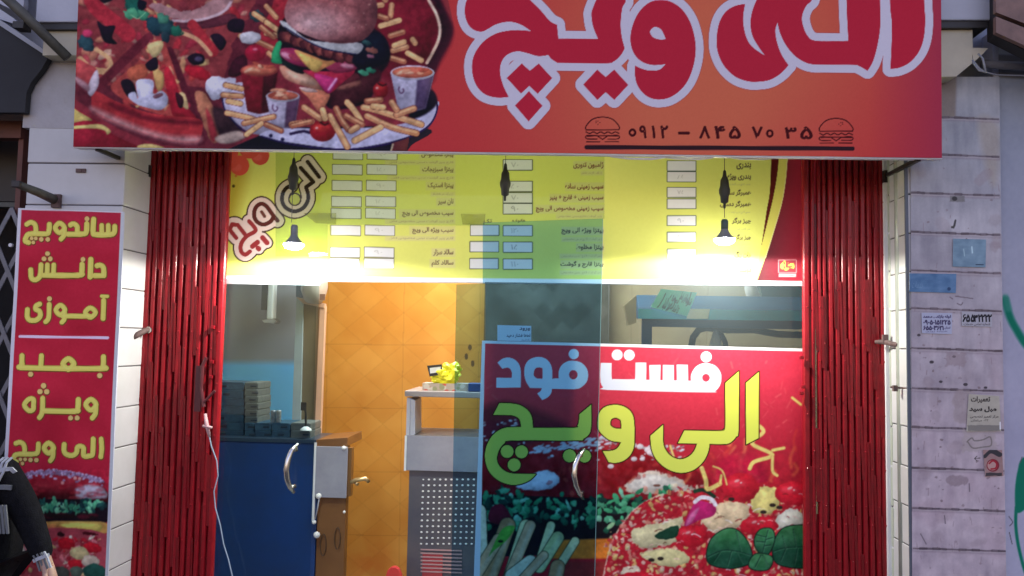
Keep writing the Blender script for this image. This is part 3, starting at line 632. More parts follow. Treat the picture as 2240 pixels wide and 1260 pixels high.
    # basil
    def leaf(pts, veins, base_=(38, 104, 66)):
        def f(X, Y):
            n_ = (vnoise(X, Y, 12, 6) - .5)[..., None]; t = np.clip((Y - min(p[1] for p in pts)) / 60, 0, 1)[..., None]
            return np.array([70, 140, 84.]) * (1 - t) + np.array([24, 78, 54.]) * t + n_ * 40
        c.poly(pts, (14, 34, 28), grow=2); c.poly(pts, f)
        for v in veins: c.stroke(v, 1.8, (16, 50, 38)); c.stroke([(a_ + 1, b_ + 2.2) for a_, b_ in v], 1.5, (110, 170, 130), alpha=.5)
    leaf([(1546, 1215), (1556, 1180), (1585, 1158), (1612, 1160), (1635, 1185), (1645, 1215), (1640, 1232), (1600, 1243), (1556, 1235)], [[(1548, 1218), (1580, 1204), (1612, 1206), (1640, 1214)], [(1575, 1208), (1562, 1228)], [(1600, 1206), (1592, 1236)], [(1612, 1206), (1625, 1232)], [(1610, 1162), (1622, 1205)]])
    leaf([(1690, 1205), (1698, 1175), (1720, 1153), (1775, 1148, 1), (1775, 1240, 1), (1740, 1242), (1700, 1232)], [[(1692, 1206), (1720, 1198), (1775, 1196)], [(1720, 1198), (1708, 1226)], [(1745, 1197), (1738, 1235)], [(1712, 1172), (1718, 1196)], [(1735, 1158), (1742, 1196)]])
    leaf([(1652, 1175), (1665, 1158), (1688, 1158), (1694, 1180), (1682, 1210), (1665, 1212), (1652, 1195)], [[(1680, 1160), (1668, 1210)], [(1676, 1175), (1656, 1170)], [(1674, 1186), (1655, 1184)], [(1676, 1180), (1690, 1176)], [(1672, 1194), (1686, 1192)]])
    leaf([(1638, 1235), (1650, 1214), (1672, 1212), (1690, 1222), (1680, 1245), (1650, 1246)], [[(1665, 1214), (1652, 1240)], [(1668, 1214), (1680, 1236)]])
    c.pil = 0; c.mottle(.2, np.clip((Y - 930) / 120, .12, 1), (30, 12, 6)); c.blur(1); c.grain(5, 5, 21, (1, .8, .8))
    # lettering
    q6 = lambda pts: crop(pts, 1040, 740, 3.937); q7 = lambda pts: crop(pts, 1300, 740, 3.9375)
    W = (238, 240, 240)
    c.poly(q6([(190, 210, 1), (235, 175), (290, 167), (340, 185), (378, 230), (392, 300), (390, 425, 1), (180, 425, 1), (182, 340, 1), (312, 340, 1), (315, 300), (300, 265), (275, 253), (232, 262, 1)]), W)
    c.poly([q6([(470, 428, 1), (435, 370), (420, 300), (430, 230), (470, 180), (545, 160), (610, 180), (650, 230), (662, 290), (662, 348, 1), (718, 345, 1), (717, 290), (740, 235), (790, 200), (845, 193), (910, 210), (955, 255), (970, 310), (960, 370), (920, 415), (860, 437), (660, 435, 1), (650, 475), (620, 510), (575, 532, 1), (532, 475, 1), (560, 455), (572, 430, 1)]),
            q6([(502, 300), (515, 262), (550, 250), (578, 258, 1), (578, 350, 1), (530, 345), (505, 325)]), q6(ell(843, 314, 37, 40))], W)
    c.dot(1040 + 847 / 3.937, 740 + 136 / 3.937, 11.2, W)
    c.poly([q7([(55, 213, 1), (150, 213, 1), (150, 340), (165, 352, 1), (345, 352, 1), (352, 340), (355, 210, 1), (447, 210, 1), (447, 358, 1), (475, 358, 1), (475, 230, 1), (570, 230, 1), (570, 360, 1), (590, 360, 1), (590, 230, 1), (685, 230, 1), (685, 362, 1), (710, 362, 1), (710, 228, 1), (806, 228, 1), (808, 366, 1), (832, 366, 1), (835, 310), (870, 250), (920, 220), (970, 215), (1040, 235), (1085, 290), (1095, 350), (1080, 410), (1040, 455), (985, 466), (130, 445), (75, 420), (52, 360)]), q7(ell(962, 340, 33, 33))], W)
    for x, y in ((197, 143), (301, 145), (964, 160)): c.dot(1300 + x / 3.9375, 740 + y / 3.9375, 12, W)
    lamye = q7([(1128, 385, 1), (1245, 283, 1), (1243, 780), (1220, 850), (1170, 900), (1110, 912), (993, 910, 1), (980, 980), (940, 1060), (870, 1125), (790, 1155), (710, 1155), (620, 1120), (540, 1050), (495, 960), (483, 840, 1), (592, 745, 1), (594, 900), (620, 970), (670, 1020), (740, 1042), (810, 1020), (860, 970), (885, 908, 1), (720, 905, 1), (775, 795, 1), (1085, 797), (1115, 785), (1128, 750)])
    al = q7([(1305, 385, 1), (1418, 288, 1), (1415, 860, 1), (1308, 915, 1)])
    vv = q7([(28, 720), (45, 640), (95, 590), (180, 573), (260, 590), (320, 640), (343, 720), (345, 900), (320, 990), (260, 1050), (190, 1072), (125, 1068, 1), (72, 970, 1), (150, 968), (200, 945), (232, 895, 1), (140, 880), (70, 830), (35, 780)])
    vh = q7([(138, 730), (150, 695), (190, 685), (225, 705), (232, 735), (232, 778, 1), (180, 775), (145, 755)])
    ch_ = q6([(205, 560, 1), (290, 560), (380, 575), (450, 620), (485, 680), (495, 770, 1), (850, 770), (880, 750), (892, 710), (895, 655, 1), (998, 570, 1), (995, 770), (975, 830), (930, 865), (870, 880), (320, 880), (250, 905), (205, 960), (185, 1030), (200, 1090), (250, 1140), (330, 1165), (522, 1170, 1), (470, 1220), (390, 1255), (300, 1260), (200, 1225), (120, 1150), (85, 1050), (90, 950), (130, 860), (190, 800), (270, 768), (395, 765, 1), (380, 700), (340, 670), (280, 660), (155, 658, 1)])
    ds = [q6(ell(x, y, 55, 55)) for x, y in ((273, 975), (397, 978), (333, 1090), (810, 1012), (940, 1014))]
    Yl = lambda X, Y: np.array([236, 240, 92.]) + np.clip((Y - 850) / 150, 0, 1)[..., None] * np.array([-14, -8, 2.])
    sh = [[lamye], [al], [vv, vh], [ch_]] + [[d] for d in ds]
    for L in sh: c.poly(L, (52, 24, 10), grow=2.3)
    for L in sh: c.poly(L, Yl)
    # white printed border
    c.poly([(1048, 735), (1785, 752), (1785, 769.5), (1061, 751), (1046, 1430), (1020, 1430)], (240, 240, 238), smooth=False)
    return c

# ================================================================ SIDE BANNER
def paint_banner():
    c = Canvas([(40, 455), (272, 463.5), (229, 1420), (-14, 1420)], 3.17, 200, 640, white=(172, 165, 190), wa=.8)
    X, Y = c.X, c.Y
    c.fill((168, 160, 188))
    yy = lambda x0, y: x0 - (y - 460) * .0545
    red = [(47, 459, 1), (264, 465, 1), (222, 1430, 1), (-6, 1430, 1)]
    c.poly(red, lambda X, Y: np.array([150, 26, 50.]) + (vnoise(X, Y, 60, 4, 2) - .5)[..., None] * np.array([26, 10, 16.]) + np.clip((560 - Y) / 200, 0, 1)[..., None] * np.array([6, 14, 22.]), smooth=False)
    a = lambda pts: crop(pts, 0, 440, 4.2); b = lambda pts: crop(pts, 0, 740, 4.2)
    S = []   # (points, width, closed)
    def st(f, pts, wd=48, closed=False): S.append((f(pts), wd / 4.2, closed))
    D = []
    def dt(f, x, y, r): q = f([(x, y)])[0]; D.append((q[0], q[1], r / 4.2))
    st(a, [(1052, 232), (1047, 285), (1010, 306), (880, 306), (853, 285), (858, 165)]); st(a, [(992, 222), (992, 300)], 44); st(a, [(932, 222), (932, 300)], 44)
    dt(a, 797, 162, 22); st(a, [(795, 208), (790, 280), (760, 300), (625, 303)]); st(a, [(645, 218), (670, 207), (702, 225), (708, 255), (708, 295)], 46)
    st(a, [(590, 245), (545, 200), (505, 245), (545, 290)], 44, True); st(a, [(590, 250), (586, 310), (558, 348)], 44)
    st(a, [(452, 212), (447, 272), (420, 300), (275, 300), (240, 330), (232, 365), (262, 380)], 46); st(a, [(245, 212), (282, 194), (318, 212), (328, 250), (325, 295)], 44)
    for x, y in ((290, 342), (328, 343), (305, 379)): dt(a, x, y, 17)
    for x, y in ((378, 350), (437, 351)): dt(a, x, y, 21)
    st(a, [(890, 592), (920, 588), (948, 612), (952, 680)]); st(a, [(952, 684), (868, 684)]); st(a, [(832, 535), (826, 695)], 50); dt(a, 760, 535, 22)
    st(a, [(752, 580), (748, 650), (720, 680), (400, 680)]); st(a, [(492, 585), (488, 670)], 44); st(a, [(433, 585), (430, 670)], 44); st(a, [(375, 585), (367, 680), (345, 712), (312, 722), (285, 700), (281, 630)], 46)
    for x, y in ((435, 482), (403, 530), (460, 530)): dt(a, x, y, 22)
    st(a, [(932, 872), (985, 874)], 32); st(a, [(950, 912), (946, 1078)], 46); st(a, [(876, 1022), (828, 980), (782, 1022), (828, 1068)], 44, True)
    st(a, [(820, 1056), (575, 1056)], 44); st(a, [(595, 1000), (553, 955), (512, 1000), (553, 1045)], 44, True); st(a, [(592, 1005), (590, 1080), (568, 1112)], 44)
    dt(a, 452, 897, 23); st(a, [(450, 948), (445, 1070), (418, 1108)], 44); st(a, [(362, 945), (330, 962), (326, 992), (362, 1012), (366, 1060), (325, 1094), (272, 1092), (248, 1060), (250, 996)], 46)
    st(b, [(952, 170), (948, 255), (915, 278), (232, 270), (202, 245), (200, 160)]); st(b, [(380, 160), (374, 262)], 46); st(b, [(680, 235), (630, 188), (580, 235), (630, 284)], 50, True); dt(b, 280, 330, 24); dt(b, 918, 342, 24)
    st(b, [(885, 608), (838, 560), (790, 608), (838, 660)], 46, True); st(b, [(884, 610), (878, 690), (850, 732)], 46); st(b, [(722, 562), (716, 645), (690, 670), (400, 666)]); st(b, [(392, 550), (386, 680), (362, 728)], 46)
    dt(b, 650, 732, 23); dt(b, 710, 732, 23)
    for x, y in ((400, 436), (367, 490), (429, 491)): dt(b, x, y, 25)
    st(b, [(305, 560), (262, 560), (222, 612), (262, 664), (302, 655), (306, 612)], 44, True)
    st(b, [(930, 925), (934, 1010), (926, 1090)], 44); st(b, [(857, 925), (852, 1055), (830, 1078), (770, 1078), (768, 1010), (740, 992), (712, 1002), (702, 1050), (670, 1074), (620, 1070), (590, 1040), (590, 975)], 46)
    st(b, [(492, 1008), (447, 962), (405, 1008), (447, 1056)], 46, True); st(b, [(488, 1010), (485, 1085), (462, 1124)], 44)
    st(b, [(352, 970), (346, 1040), (315, 1062), (160, 1066), (128, 1090), (122, 1120), (150, 1135)], 44); st(b, [(145, 965), (182, 955), (215, 975), (226, 1020), (222, 1060)], 44)
    for x, y in ((187, 1112), (230, 1112), (205, 1150)): dt(b, x, y, 17)
    for x, y in ((280, 1117), (334, 1119)): dt(b, x, y, 21)
    for q, wd, cl in S: c.stroke([(x + .7, y + .7) for x, y in q], wd + 3, (84, 62, 26), closed=cl)
    for x, y, r in D: c.dot(x + .7, y + .7, r + 1.4, (84, 50, 30))
    for q, wd, cl in S: c.stroke(q, wd, (180, 163, 88), closed=cl)
    for q, wd, cl in S: c.stroke([(x - 1, y - 1) for x, y in q], wd * .35, (196, 180, 104), closed=cl, alpha=.5, soft=2)
    for x, y, r in D: c.dot(x, y, r, (204, 152, 104))
    c.stroke([(43, 736), (236, 739)], 5.6, (190, 160, 200))
    # burger picture
    c.pil = .2
    q5 = lambda pts: crop(pts, 0, 960, 4.2)
    rs = np.random.RandomState(5)
    def p(pts, cc, **k): c.poly(q5(pts), cc, **k)
    p([(20, 560), (60, 380), (200, 320), (430, 280), (700, 300), (950, 390), (960, 440), (1020, 560), (960, 600), (20, 600)], lambda X, Y: np.array([138, 30, 48.]) * (1 - np.clip((Y - 1060) / 45, 0, .6))[..., None] + (vnoise(X, Y, 14, 3) - .5)[..., None] * 30)
    p([(690, 470), (760, 430), (870, 420), (960, 470), (980, 540), (880, 552), (720, 550)], (158, 144, 172), soft=5, rag=2); p([(220, 420), (280, 440), (260, 500), (235, 500)], (160, 130, 160), soft=4)
    for i in range(280):
        x = rs.uniform(40, 950); y = 290 + ((x - 480) / 480) ** 2 * 95 + rs.exponential(14) + rs.uniform(-8, 14)
        c.dot(x / 4.2, 960 + y / 4.2, rs.uniform(2, 4.5), ((176, 150, 196), (150, 120, 170), (120, 90, 130))[i % 3], ry=2.4, rot=rs.uniform(-30, 30))
    for i in range(40): p(ell(rs.uniform(60, 950), rs.uniform(420, 560), rs.uniform(20, 60), rs.uniform(8, 20), 0, 8), ((168, 50, 66), (110, 20, 36), (150, 36, 52))[i % 3], alpha=.45, soft=3, rag=2)
    for x, y in ((574, 403), (690, 362), (733, 368)): c.dot(x / 4.2, 960 + y / 4.2, 4, (196, 130, 140))
    p([(20, 580), (970, 575), (965, 770), (20, 790)], (24, 16, 26))
    for i in range(120):
        x = rs.uniform(60, 965); y = 620 + rs.normal(0, 28) + (40 if 520 < x < 830 and rs.rand() < .4 else 0)
        p(ell(x, y, rs.uniform(14, 48), rs.uniform(10, 26), rs.uniform(0, 180), 8), ((52, 118, 100), (74, 142, 118), (30, 70, 74), (24, 46, 56), (100, 160, 140))[i % 5], rag=2, rs=5)
    for i in range(14): p(ell(rs.uniform(60, 960), 715 + rs.uniform(-20, 20), 60, 22, 0, 8), ((30, 18, 24), (66, 20, 34))[i % 2], soft=3)
    p([(20, 790), (420, 760), (700, 755), (965, 770), (960, 870), (20, 900)], (176, 128, 76)); p([(560, 780), (900, 775), (900, 850), (640, 860)], (188, 166, 92), soft=5); p([(20, 800), (560, 800), (540, 880), (20, 900)], (160, 96, 66), soft=5)
    p([(20, 895), (960, 870), (955, 1400), (20, 1400)], (140, 54, 72))
    pal = [(168, 28, 48), (184, 120, 140), (190, 170, 130), (130, 30, 46), (176, 96, 116), (160, 40, 60), (196, 180, 180), (150, 60, 70)]
    for i in range(260): p(ell(rs.uniform(20, 950), rs.uniform(900, 1500), rs.uniform(10, 38), rs.uniform(8, 22), rs.uniform(0, 180), 8), pal[rs.randint(8)], rag=2, rs=5, alpha=.9)
    for x, y, rx, ry, cc in ((610, 960, 80, 55, (166, 24, 42)), (850, 1000, 85, 50, (166, 24, 42)), (690, 1150, 70, 45, (166, 26, 44)), (560, 880, 34, 20, (40, 16, 22)), (830, 872, 80, 14, (60, 14, 24)), (730, 1050, 90, 60, (180, 160, 130)), (830, 1130, 80, 60, (170, 150, 150)), (870, 1220, 110, 70, (30, 66, 66)), (560, 1230, 80, 60, (60, 60, 64)), (700, 1220, 60, 50, (70, 80, 80))): p(ell(x, y, rx, ry, 8), cc, rag=3, rs=6, soft=1.5)
    m_ = np.clip((Y - 1020) / 12, 0, 1); c.pil = 0; c.mottle(.2, m_, (26, 10, 5)); c.blur(1, m_)
    c.poly([(264, 465), (275, 465), (236, 1430), (222, 1430)], (160, 156, 180), smooth=False)
    c.grain(3, 4, 5)
    return c

# ================================================================ MENU BOARD
def paint_menu():
    c = Canvas([(440, 250), (1850, 250), (1850, 626), (440, 611)], 3.50, 930, 250, white=(232, 230, 224), wa=.8)
    X, Y = c.X, c.Y
    n_ = vnoise(X, Y, 300, 3, 2)
    c.C[:] = np.array([222, 224, 112.]) + (n_ - .5)[..., None] * np.array([14, 8, 14.])
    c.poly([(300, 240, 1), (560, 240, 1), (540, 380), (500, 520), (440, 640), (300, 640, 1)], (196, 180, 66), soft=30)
    W = (228, 226, 220)
    # pale bands under the small print
    def band(x0, x1, y0, y1): c.poly(rect(x0, y0, x1, y1), (216, 206, 150), alpha=.6, soft=3)
    fe = c.text
    tk = (96, 70, 54); tk2 = (150, 130, 110)
    rowsA = [(338, 1, 'پیتزا مخصوص'), (371, 0, 'پیتزا سبزیجات'), (406, 0, 'پیتزا استیک'), (441, 0, 'نان سیر'), (467, 0, 'سیب مخصوص الی ویچ'), (504, 0, 'سیب ویژه الی ویچ'), (552, 0, 'سالاد سزار'), (576, 0, 'سالاد کلم')]
    wA = [70, 68, 56, 34, 112, 90, 44, 48]
    for (y, _, t), wt in zip(rowsA, wA):
        dx_ = -(y - 371) * .03
        for x0 in (728, 803): c.box(x0 + dx_, y - 11, x0 + 64 + dx_, y + 9.5, W, (110, 106, 76), 1.6, .025)
        c.text('۱' + '۵' + '۰' if y % 2 else '۹۰', 824 + dx_, 842 + dx_, y - 5, y + 4, (150, 150, 140), alpha=.45)
        band(990 - wt * 1.05, 996, y - 9, y + 10); fe(t, 992 - wt, 992, y - 7, y + 8, tk, bold=.02)
    for y, wt in ((355, 150), (389, 145), (424, 50), (484, 150), (521, 150)):
        band(992 - wt, 996, y - 5, y + 6); c.text('قارچ پنیر گوشت سس مخصوص فلفل', 994 - wt * .95, 992, y - 3.5, y + 4, tk2, alpha=.8)
    rowsB = [(361, 'ژامبون تنوری', 66), (408, 'سیب زمینی ساده', 84), (433, 'سیب زمینی + قارچ + پنیر', 118), (457, 'سیب زمینی مخصوص الی ویچ', 148), (505, 'پیتزا ویژه الی ویچ', 92), (541, 'پیتزا مخلوط', 60), (578, 'پیتزا قارچ و گوشت', 94)]
    for i, (y, t, wt) in enumerate(rowsB):
        c.box(1101.5, y - 11, 1164, y + 10.5, W, (56, 66, 46), 1.6)
        if i > 3: c.box(1029.5 - (y - 505) * .02, y - 12, 1091 - (y - 505) * .02, y + 9.5, W, (60, 66, 50), 1.6)
        band(1320 - wt, 1322, y - 9, y + 10); fe(t, 1320 - wt, 1320, y - 7, y + 8, (110, 50, 44) if i < 4 else (60, 50, 50), bold=.025)
        c.text(('۷۰', '۵۰', '۷۰', '۹۰', '۱۲۰', '۱۵', '۱۱۰')[i], 1118, 1134, y - 6, y + 5, (110, 110, 110) if i in (3, 5) else (150, 150, 150), alpha=.7)
    for y, wt in ((378, 50), (473, 104), (523, 92), (560, 96), (596, 96)):
        band(1320 - wt, 1320, y - 5, y + 6); c.text('پنیر گوشت قارچ سس مخصوص', 1320 - wt * .96, 1316, y - 3.5, y + 4, tk2, alpha=.8)
    c.text('تک', 1058, 1076, 479, 487, (70, 60, 60), bold=.02); c.text('خانواده', 1120, 1150, 479, 487, (70, 60, 60), bold=.02)
    rowsC = [(363, 'بندری', 32), (387, 'بندری ویژه', 52), (421, 'همبرگر ساده', 60), (446, 'همبرگر دستی', 68), (483, 'چیز برگر', 42), (519, 'چیز برگر دوبل', 58), (556, 'هات داگ', 36), (593, 'سوسیس', 30)]
    for i, (y, t, wt) in enumerate(rowsC):
        c.box(1460, y - 10.5, 1522, y + 10, W, (52, 70, 56), 1.5)
        fe(t, 1643 - wt, 1643, y - 7, y + 8, (70, 60, 50), bold=.03)
        c.text(('', '۸۵', '۷۵', '', '۹۰', '۹۵', '', '')[i] or '۰', 1482, 1496, y - 5, y + 4, (140, 140, 140), alpha=.6 if ('', '۸۵', '۷۵', '', '۹۰', '۹۵', '', '')[i] else 0)
    for y, wt in ((403, 48), (464, 48), (501, 34), (538, 40)): c.text('سس قارچ پنیر گوشت', 1643 - wt, 1641, y - 3, y + 3.5, (150, 150, 120), alpha=.8)
    # curved ribbons at right
    k = lambda pts: crop(pts, 1400, 320, 3.9375)
    c.poly(k([(1135, -300, 1), (1275, -300, 1), (1270, 115), (1232, 440), (1140, 770), (1005, 1160, 1), (990, 1165, 1), (1045, 855), (1085, 600), (1120, 350)]), (222, 216, 100))
    c.poly(k([(1137, -300, 1), (1200, -300, 1), (1195, 115), (1150, 430), (1046, 858, 1), (1090, 560), (1122, 330)]), (92, 30, 26))
    c.poly(k([(1276, -300, 1), (1271, 115), (1233, 440), (1142, 770), (1008, 1160, 1), (1900, 1160, 1), (1900, -300, 1)]), lambda X, Y: np.array([118, 44, 52.]) + np.clip((X - 1700) / 45, -1, 1)[..., None] * np.array([40, 0, 6.]))
    c.stroke(k([(1271, 60), (1268, 115), (1231, 440), (1140, 770), (1080, 960)]), 1.6, (232, 228, 150))
    # round brand mark, lower right
    c.box(1704, 569, 1741, 596, (150, 60, 66), (222, 170, 168), 1.4)
    c.text('طه', 1707, 1738, 567, 592, (232, 216, 90), bold=.05)
    c.box(1704, 599, 1741, 605.5, (206, 170, 168)); c.line(1708, 602, 1736, 602, 1.5, (160, 110, 110))
    # balloons top left
    for x, y, r in ((524, 362, 21), (505, 350, 18), (569, 340, 20), (546, 322, 24), (500, 330, 22)): c.poly(ell(x, y, r, r * 1.05), (212, 84, 66)); c.poly(ell(x - r * .3, y + r * .2, r * .5, r * .4), (224, 110, 96), soft=5, alpha=.6)
    c.dot(516, 385, 3, (200, 120, 60)); c.dot(511, 407, 3.4, (80, 70, 30))
    # tilted logo
    l = lambda pts: crop(pts, 480, 320, 4.5)
    dkb = (64, 40, 34); cr = (226, 202, 188); rd = (150, 52, 52)
    ring = l([(800, 212), (925, 350, 1), (852, 402, 1), (872, 470), (868, 540), (820, 610), (740, 640), (660, 610), (620, 550), (622, 470), (655, 415), (705, 385)])
    ring2 = l([(690, 400), (740, 385), (790, 410)])
    alf = l([(868, 152), (982, 302)])
    vv = l([(572, 732), (520, 668), (462, 590), (410, 566), (360, 600), (340, 672), (366, 738), (430, 770), (498, 744), (530, 700)])
    yc = l([(292, 738), (356, 826), (268, 886), (214, 960), (214, 1035), (255, 1066), (300, 1035)])
    yc2 = l([(165, 902), (100, 820), (125, 768), (180, 775), (262, 880)])
    d1 = l([(425, 900), (468, 950)]); d2 = l([(375, 945), (325, 985)]); d3 = l([(380, 1003), (388, 1010)])
    blobs = [l([(330, 850), (420, 860), (500, 930), (440, 1010), (360, 1050), (280, 1060), (250, 960)])]
    allq = [ring, alf, vv, yc, yc2, d1, d2, d3]
    for q in allq: c.stroke(q, 34 if q not in (d1, d2, d3) else 28, dkb)
    c.poly(blobs[0], dkb, grow=5)
    for q in allq: c.stroke(q, 28 if q not in (d1, d2, d3) else 22, cr)
    c.poly(blobs[0], cr, grow=2)
    c.poly(l(ell(742, 522, 66, 66)), dkb); c.poly(l(ell(742, 522, 50, 52)), (206, 204, 96)); c.poly(l([(440, 690), (400, 640), (420, 620), (450, 670)]), dkb)
    for q in (ring, alf): c.stroke(q, 8.5, (52, 36, 28))
    c.stroke(vv, 9, (92, 44, 38)); c.poly(l(ell(428, 668, 40, 58, -25)), cr); c.stroke(l([(415, 645), (445, 690)]), 7, (110, 60, 50))
    for q in (yc, yc2): c.stroke(q, 9, rd, smooth=q is yc)  # redder left letters: the gate's reflection painted into their colour
    for q in (d1, d2, d3): c.stroke(q, 11, rd)
    # white lower margin
    c.poly([(430, 602.5), (1860, 616.5), (1860, 640), (430, 640)], (238, 238, 234), smooth=False)
    c.grain(2, 5, 9)
    return c
# ================================================================ materials
tile_w = mat("white_tile", (.60, .60, .60), .35, c2=(.50, .50, .49), scale=3.5, bump=.05, bscale=9)
tile_dirty = mat("dirty_tile", (.60, .56, .62), .5, c2=(.40, .36, .42), scale=5, bump=.06, bscale=14)
grout = mat("grout", (.12, .11, .11), .9)
plaster = mat("plaster", (.56, .58, .66), .7, c2=(.50, .52, .60), scale=1.6, bump=.08, bscale=25)
cream = mat("cream_render", (.62, .58, .44), .7, c2=(.50, .46, .34), scale=5, bump=.1)
stone = mat("stone_slab", (.50, .52, .58), .6, c2=(.42, .44, .49), scale=4, bump=.1)
black = mat("black_metal", (.02, .018, .018), .5)
dark = mat("dark_void", (.012, .012, .014), .9)
olive = mat("olive_metal", (.10, .10, .08), .6, c2=(.05, .05, .04), scale=20)
rust = mat("rusty_metal", (.16, .10, .09), .7, c2=(.07, .04, .035), scale=50, bump=.2)
red_gate = mat("red_gloss_paint", (.31, .007, .014), .34, spec=.25, coat=.08, c2=(.20, .004, .009), scale=14, bump=.08, bscale=90)
red_gate2 = mat("red_gloss_paint_strut", (.23, .005, .010), .36, spec=.25, coat=.06, var=.4, scale=30, bump=.1, bscale=90)
steel = mat("brushed_steel", (.62, .60, .56), .25, metal=1, var=.1, scale=40)
alu = mat("aluminium", (.70, .72, .74), .4, metal=.6)
whitep = mat("white_plastic", (.78, .78, .78), .4)
brass = mat("brass", (.72, .52, .26), .3, metal=.8)
frame_w = mat("white_painted_metal", (.62, .62, .70), .5)
navy = mat("navy_laminate", (.004, .045, .20), .45, c2=(.008, .03, .10), scale=2.5)
wood = mat("brown_laminate", (.22, .095, .03), .4, c2=(.16, .065, .02), scale=4)
brownred = mat("red_brown_paint", (.16, .05, .035), .6, c2=(.09, .03, .02))
grey = mat("grey_metal_sheet", (.34, .33, .38), .45, c2=(.26, .25, .30))
gl_left = glass_mat("clear_green_glass", (.60, .78, .84), .012)
gl_trans = glass_mat("transom_glass", (.74, .82, .66), .004)
gl_blue = glass_mat("blue_tinted_glass", (.34, .58, .75), .005)
gl_fix = glass_mat("fixed_glass", (.42, .48, .52), .006, .08, .025)
print_m = paint_mat("printed_vinyl", .5, .08, .12, 2.2)
print_soft = paint_mat("printed_banner_cloth", .6, .08, .25, 5)
print_flat = paint_mat("printed_paper", .7, .08)
print_gloss = paint_mat("printed_sticker", .35, .4)

# ================================================================ ground
g = MB().box(-12, 12, -10, 2.7, -.02, 0).build("road", mat("asphalt", (.05, .05, .052), .9, c2=(.035, .035, .037), scale=12, bump=.4)); g['kind'] = 'structure'
g = MB().box(-12, 12, 2.7, 3.6, -.02, .12).build("pavement", mat("paving", (.2, .2, .2), .85, c2=(.15, .15, .15), scale=6, bump=.3)); g['kind'] = 'structure'

# ================================================================ shop building
sb = thing("shop_building", "tiled shop front with white piers, canopy and orange tiled room behind the glass", "building", loc=(0, 3.4, 0))
def up(o): o.parent = sb; o.matrix_parent_inverse = Matrix.Translation((0, -3.4, 0)); return o
def tiled_pier(name, xl, xr, joints_z, y0, y1, m, ztop):
    b = MB(); b.box(xl + .004, xr - .004, y0 + .004, y1, .1, ztop, 1)
    zs = [.1] + sorted(joints_z) + [ztop]
    for a, c in zip(zs[:-1], zs[1:]):
        o = random.uniform(-.0015, .0015)
        b.box(xl + o, xr + o, y0 + o, y1 - .001, a + .0022, c - .0022, 0)
    o = b.build(name, [m, grout], None, bevel=.003); return up(o)
XLL = PX(40, 700, 3.19); XLR = PX(256, 700, 3.19)          # left pier
jl = [PZ(280, y, 3.25) for y in (278, 365, 455, 547, 632, 717, 802, 892, 980, 1070, 1157, 1247)]
top_l = PZ(140, 118, 3.19)
tiled_pier("tiled_pier", XLL, XLR, jl + [jl[-1] - .155 * k for k in (1, 2, 3)], 3.19, 3.62, tile_w, top_l)
XRL = PX(1991, 700, 3.19); XRR = PX(2192, 700, 3.19)
jr = [PZ(2090, y, 3.19) for y in (258, 340, 425, 511, 595, 678, 765, 853, 938, 1027, 1115, 1203)]
# right pier: body, and a dirty painted-on-by-years tile front
tiled_pier("tiled_pier", XRL, XRR, jr + [jr[-1] - .155 * k for k in (1, 2, 3)], 3.195, 3.62, tile_w, PZ(2100, 168, 3.19))

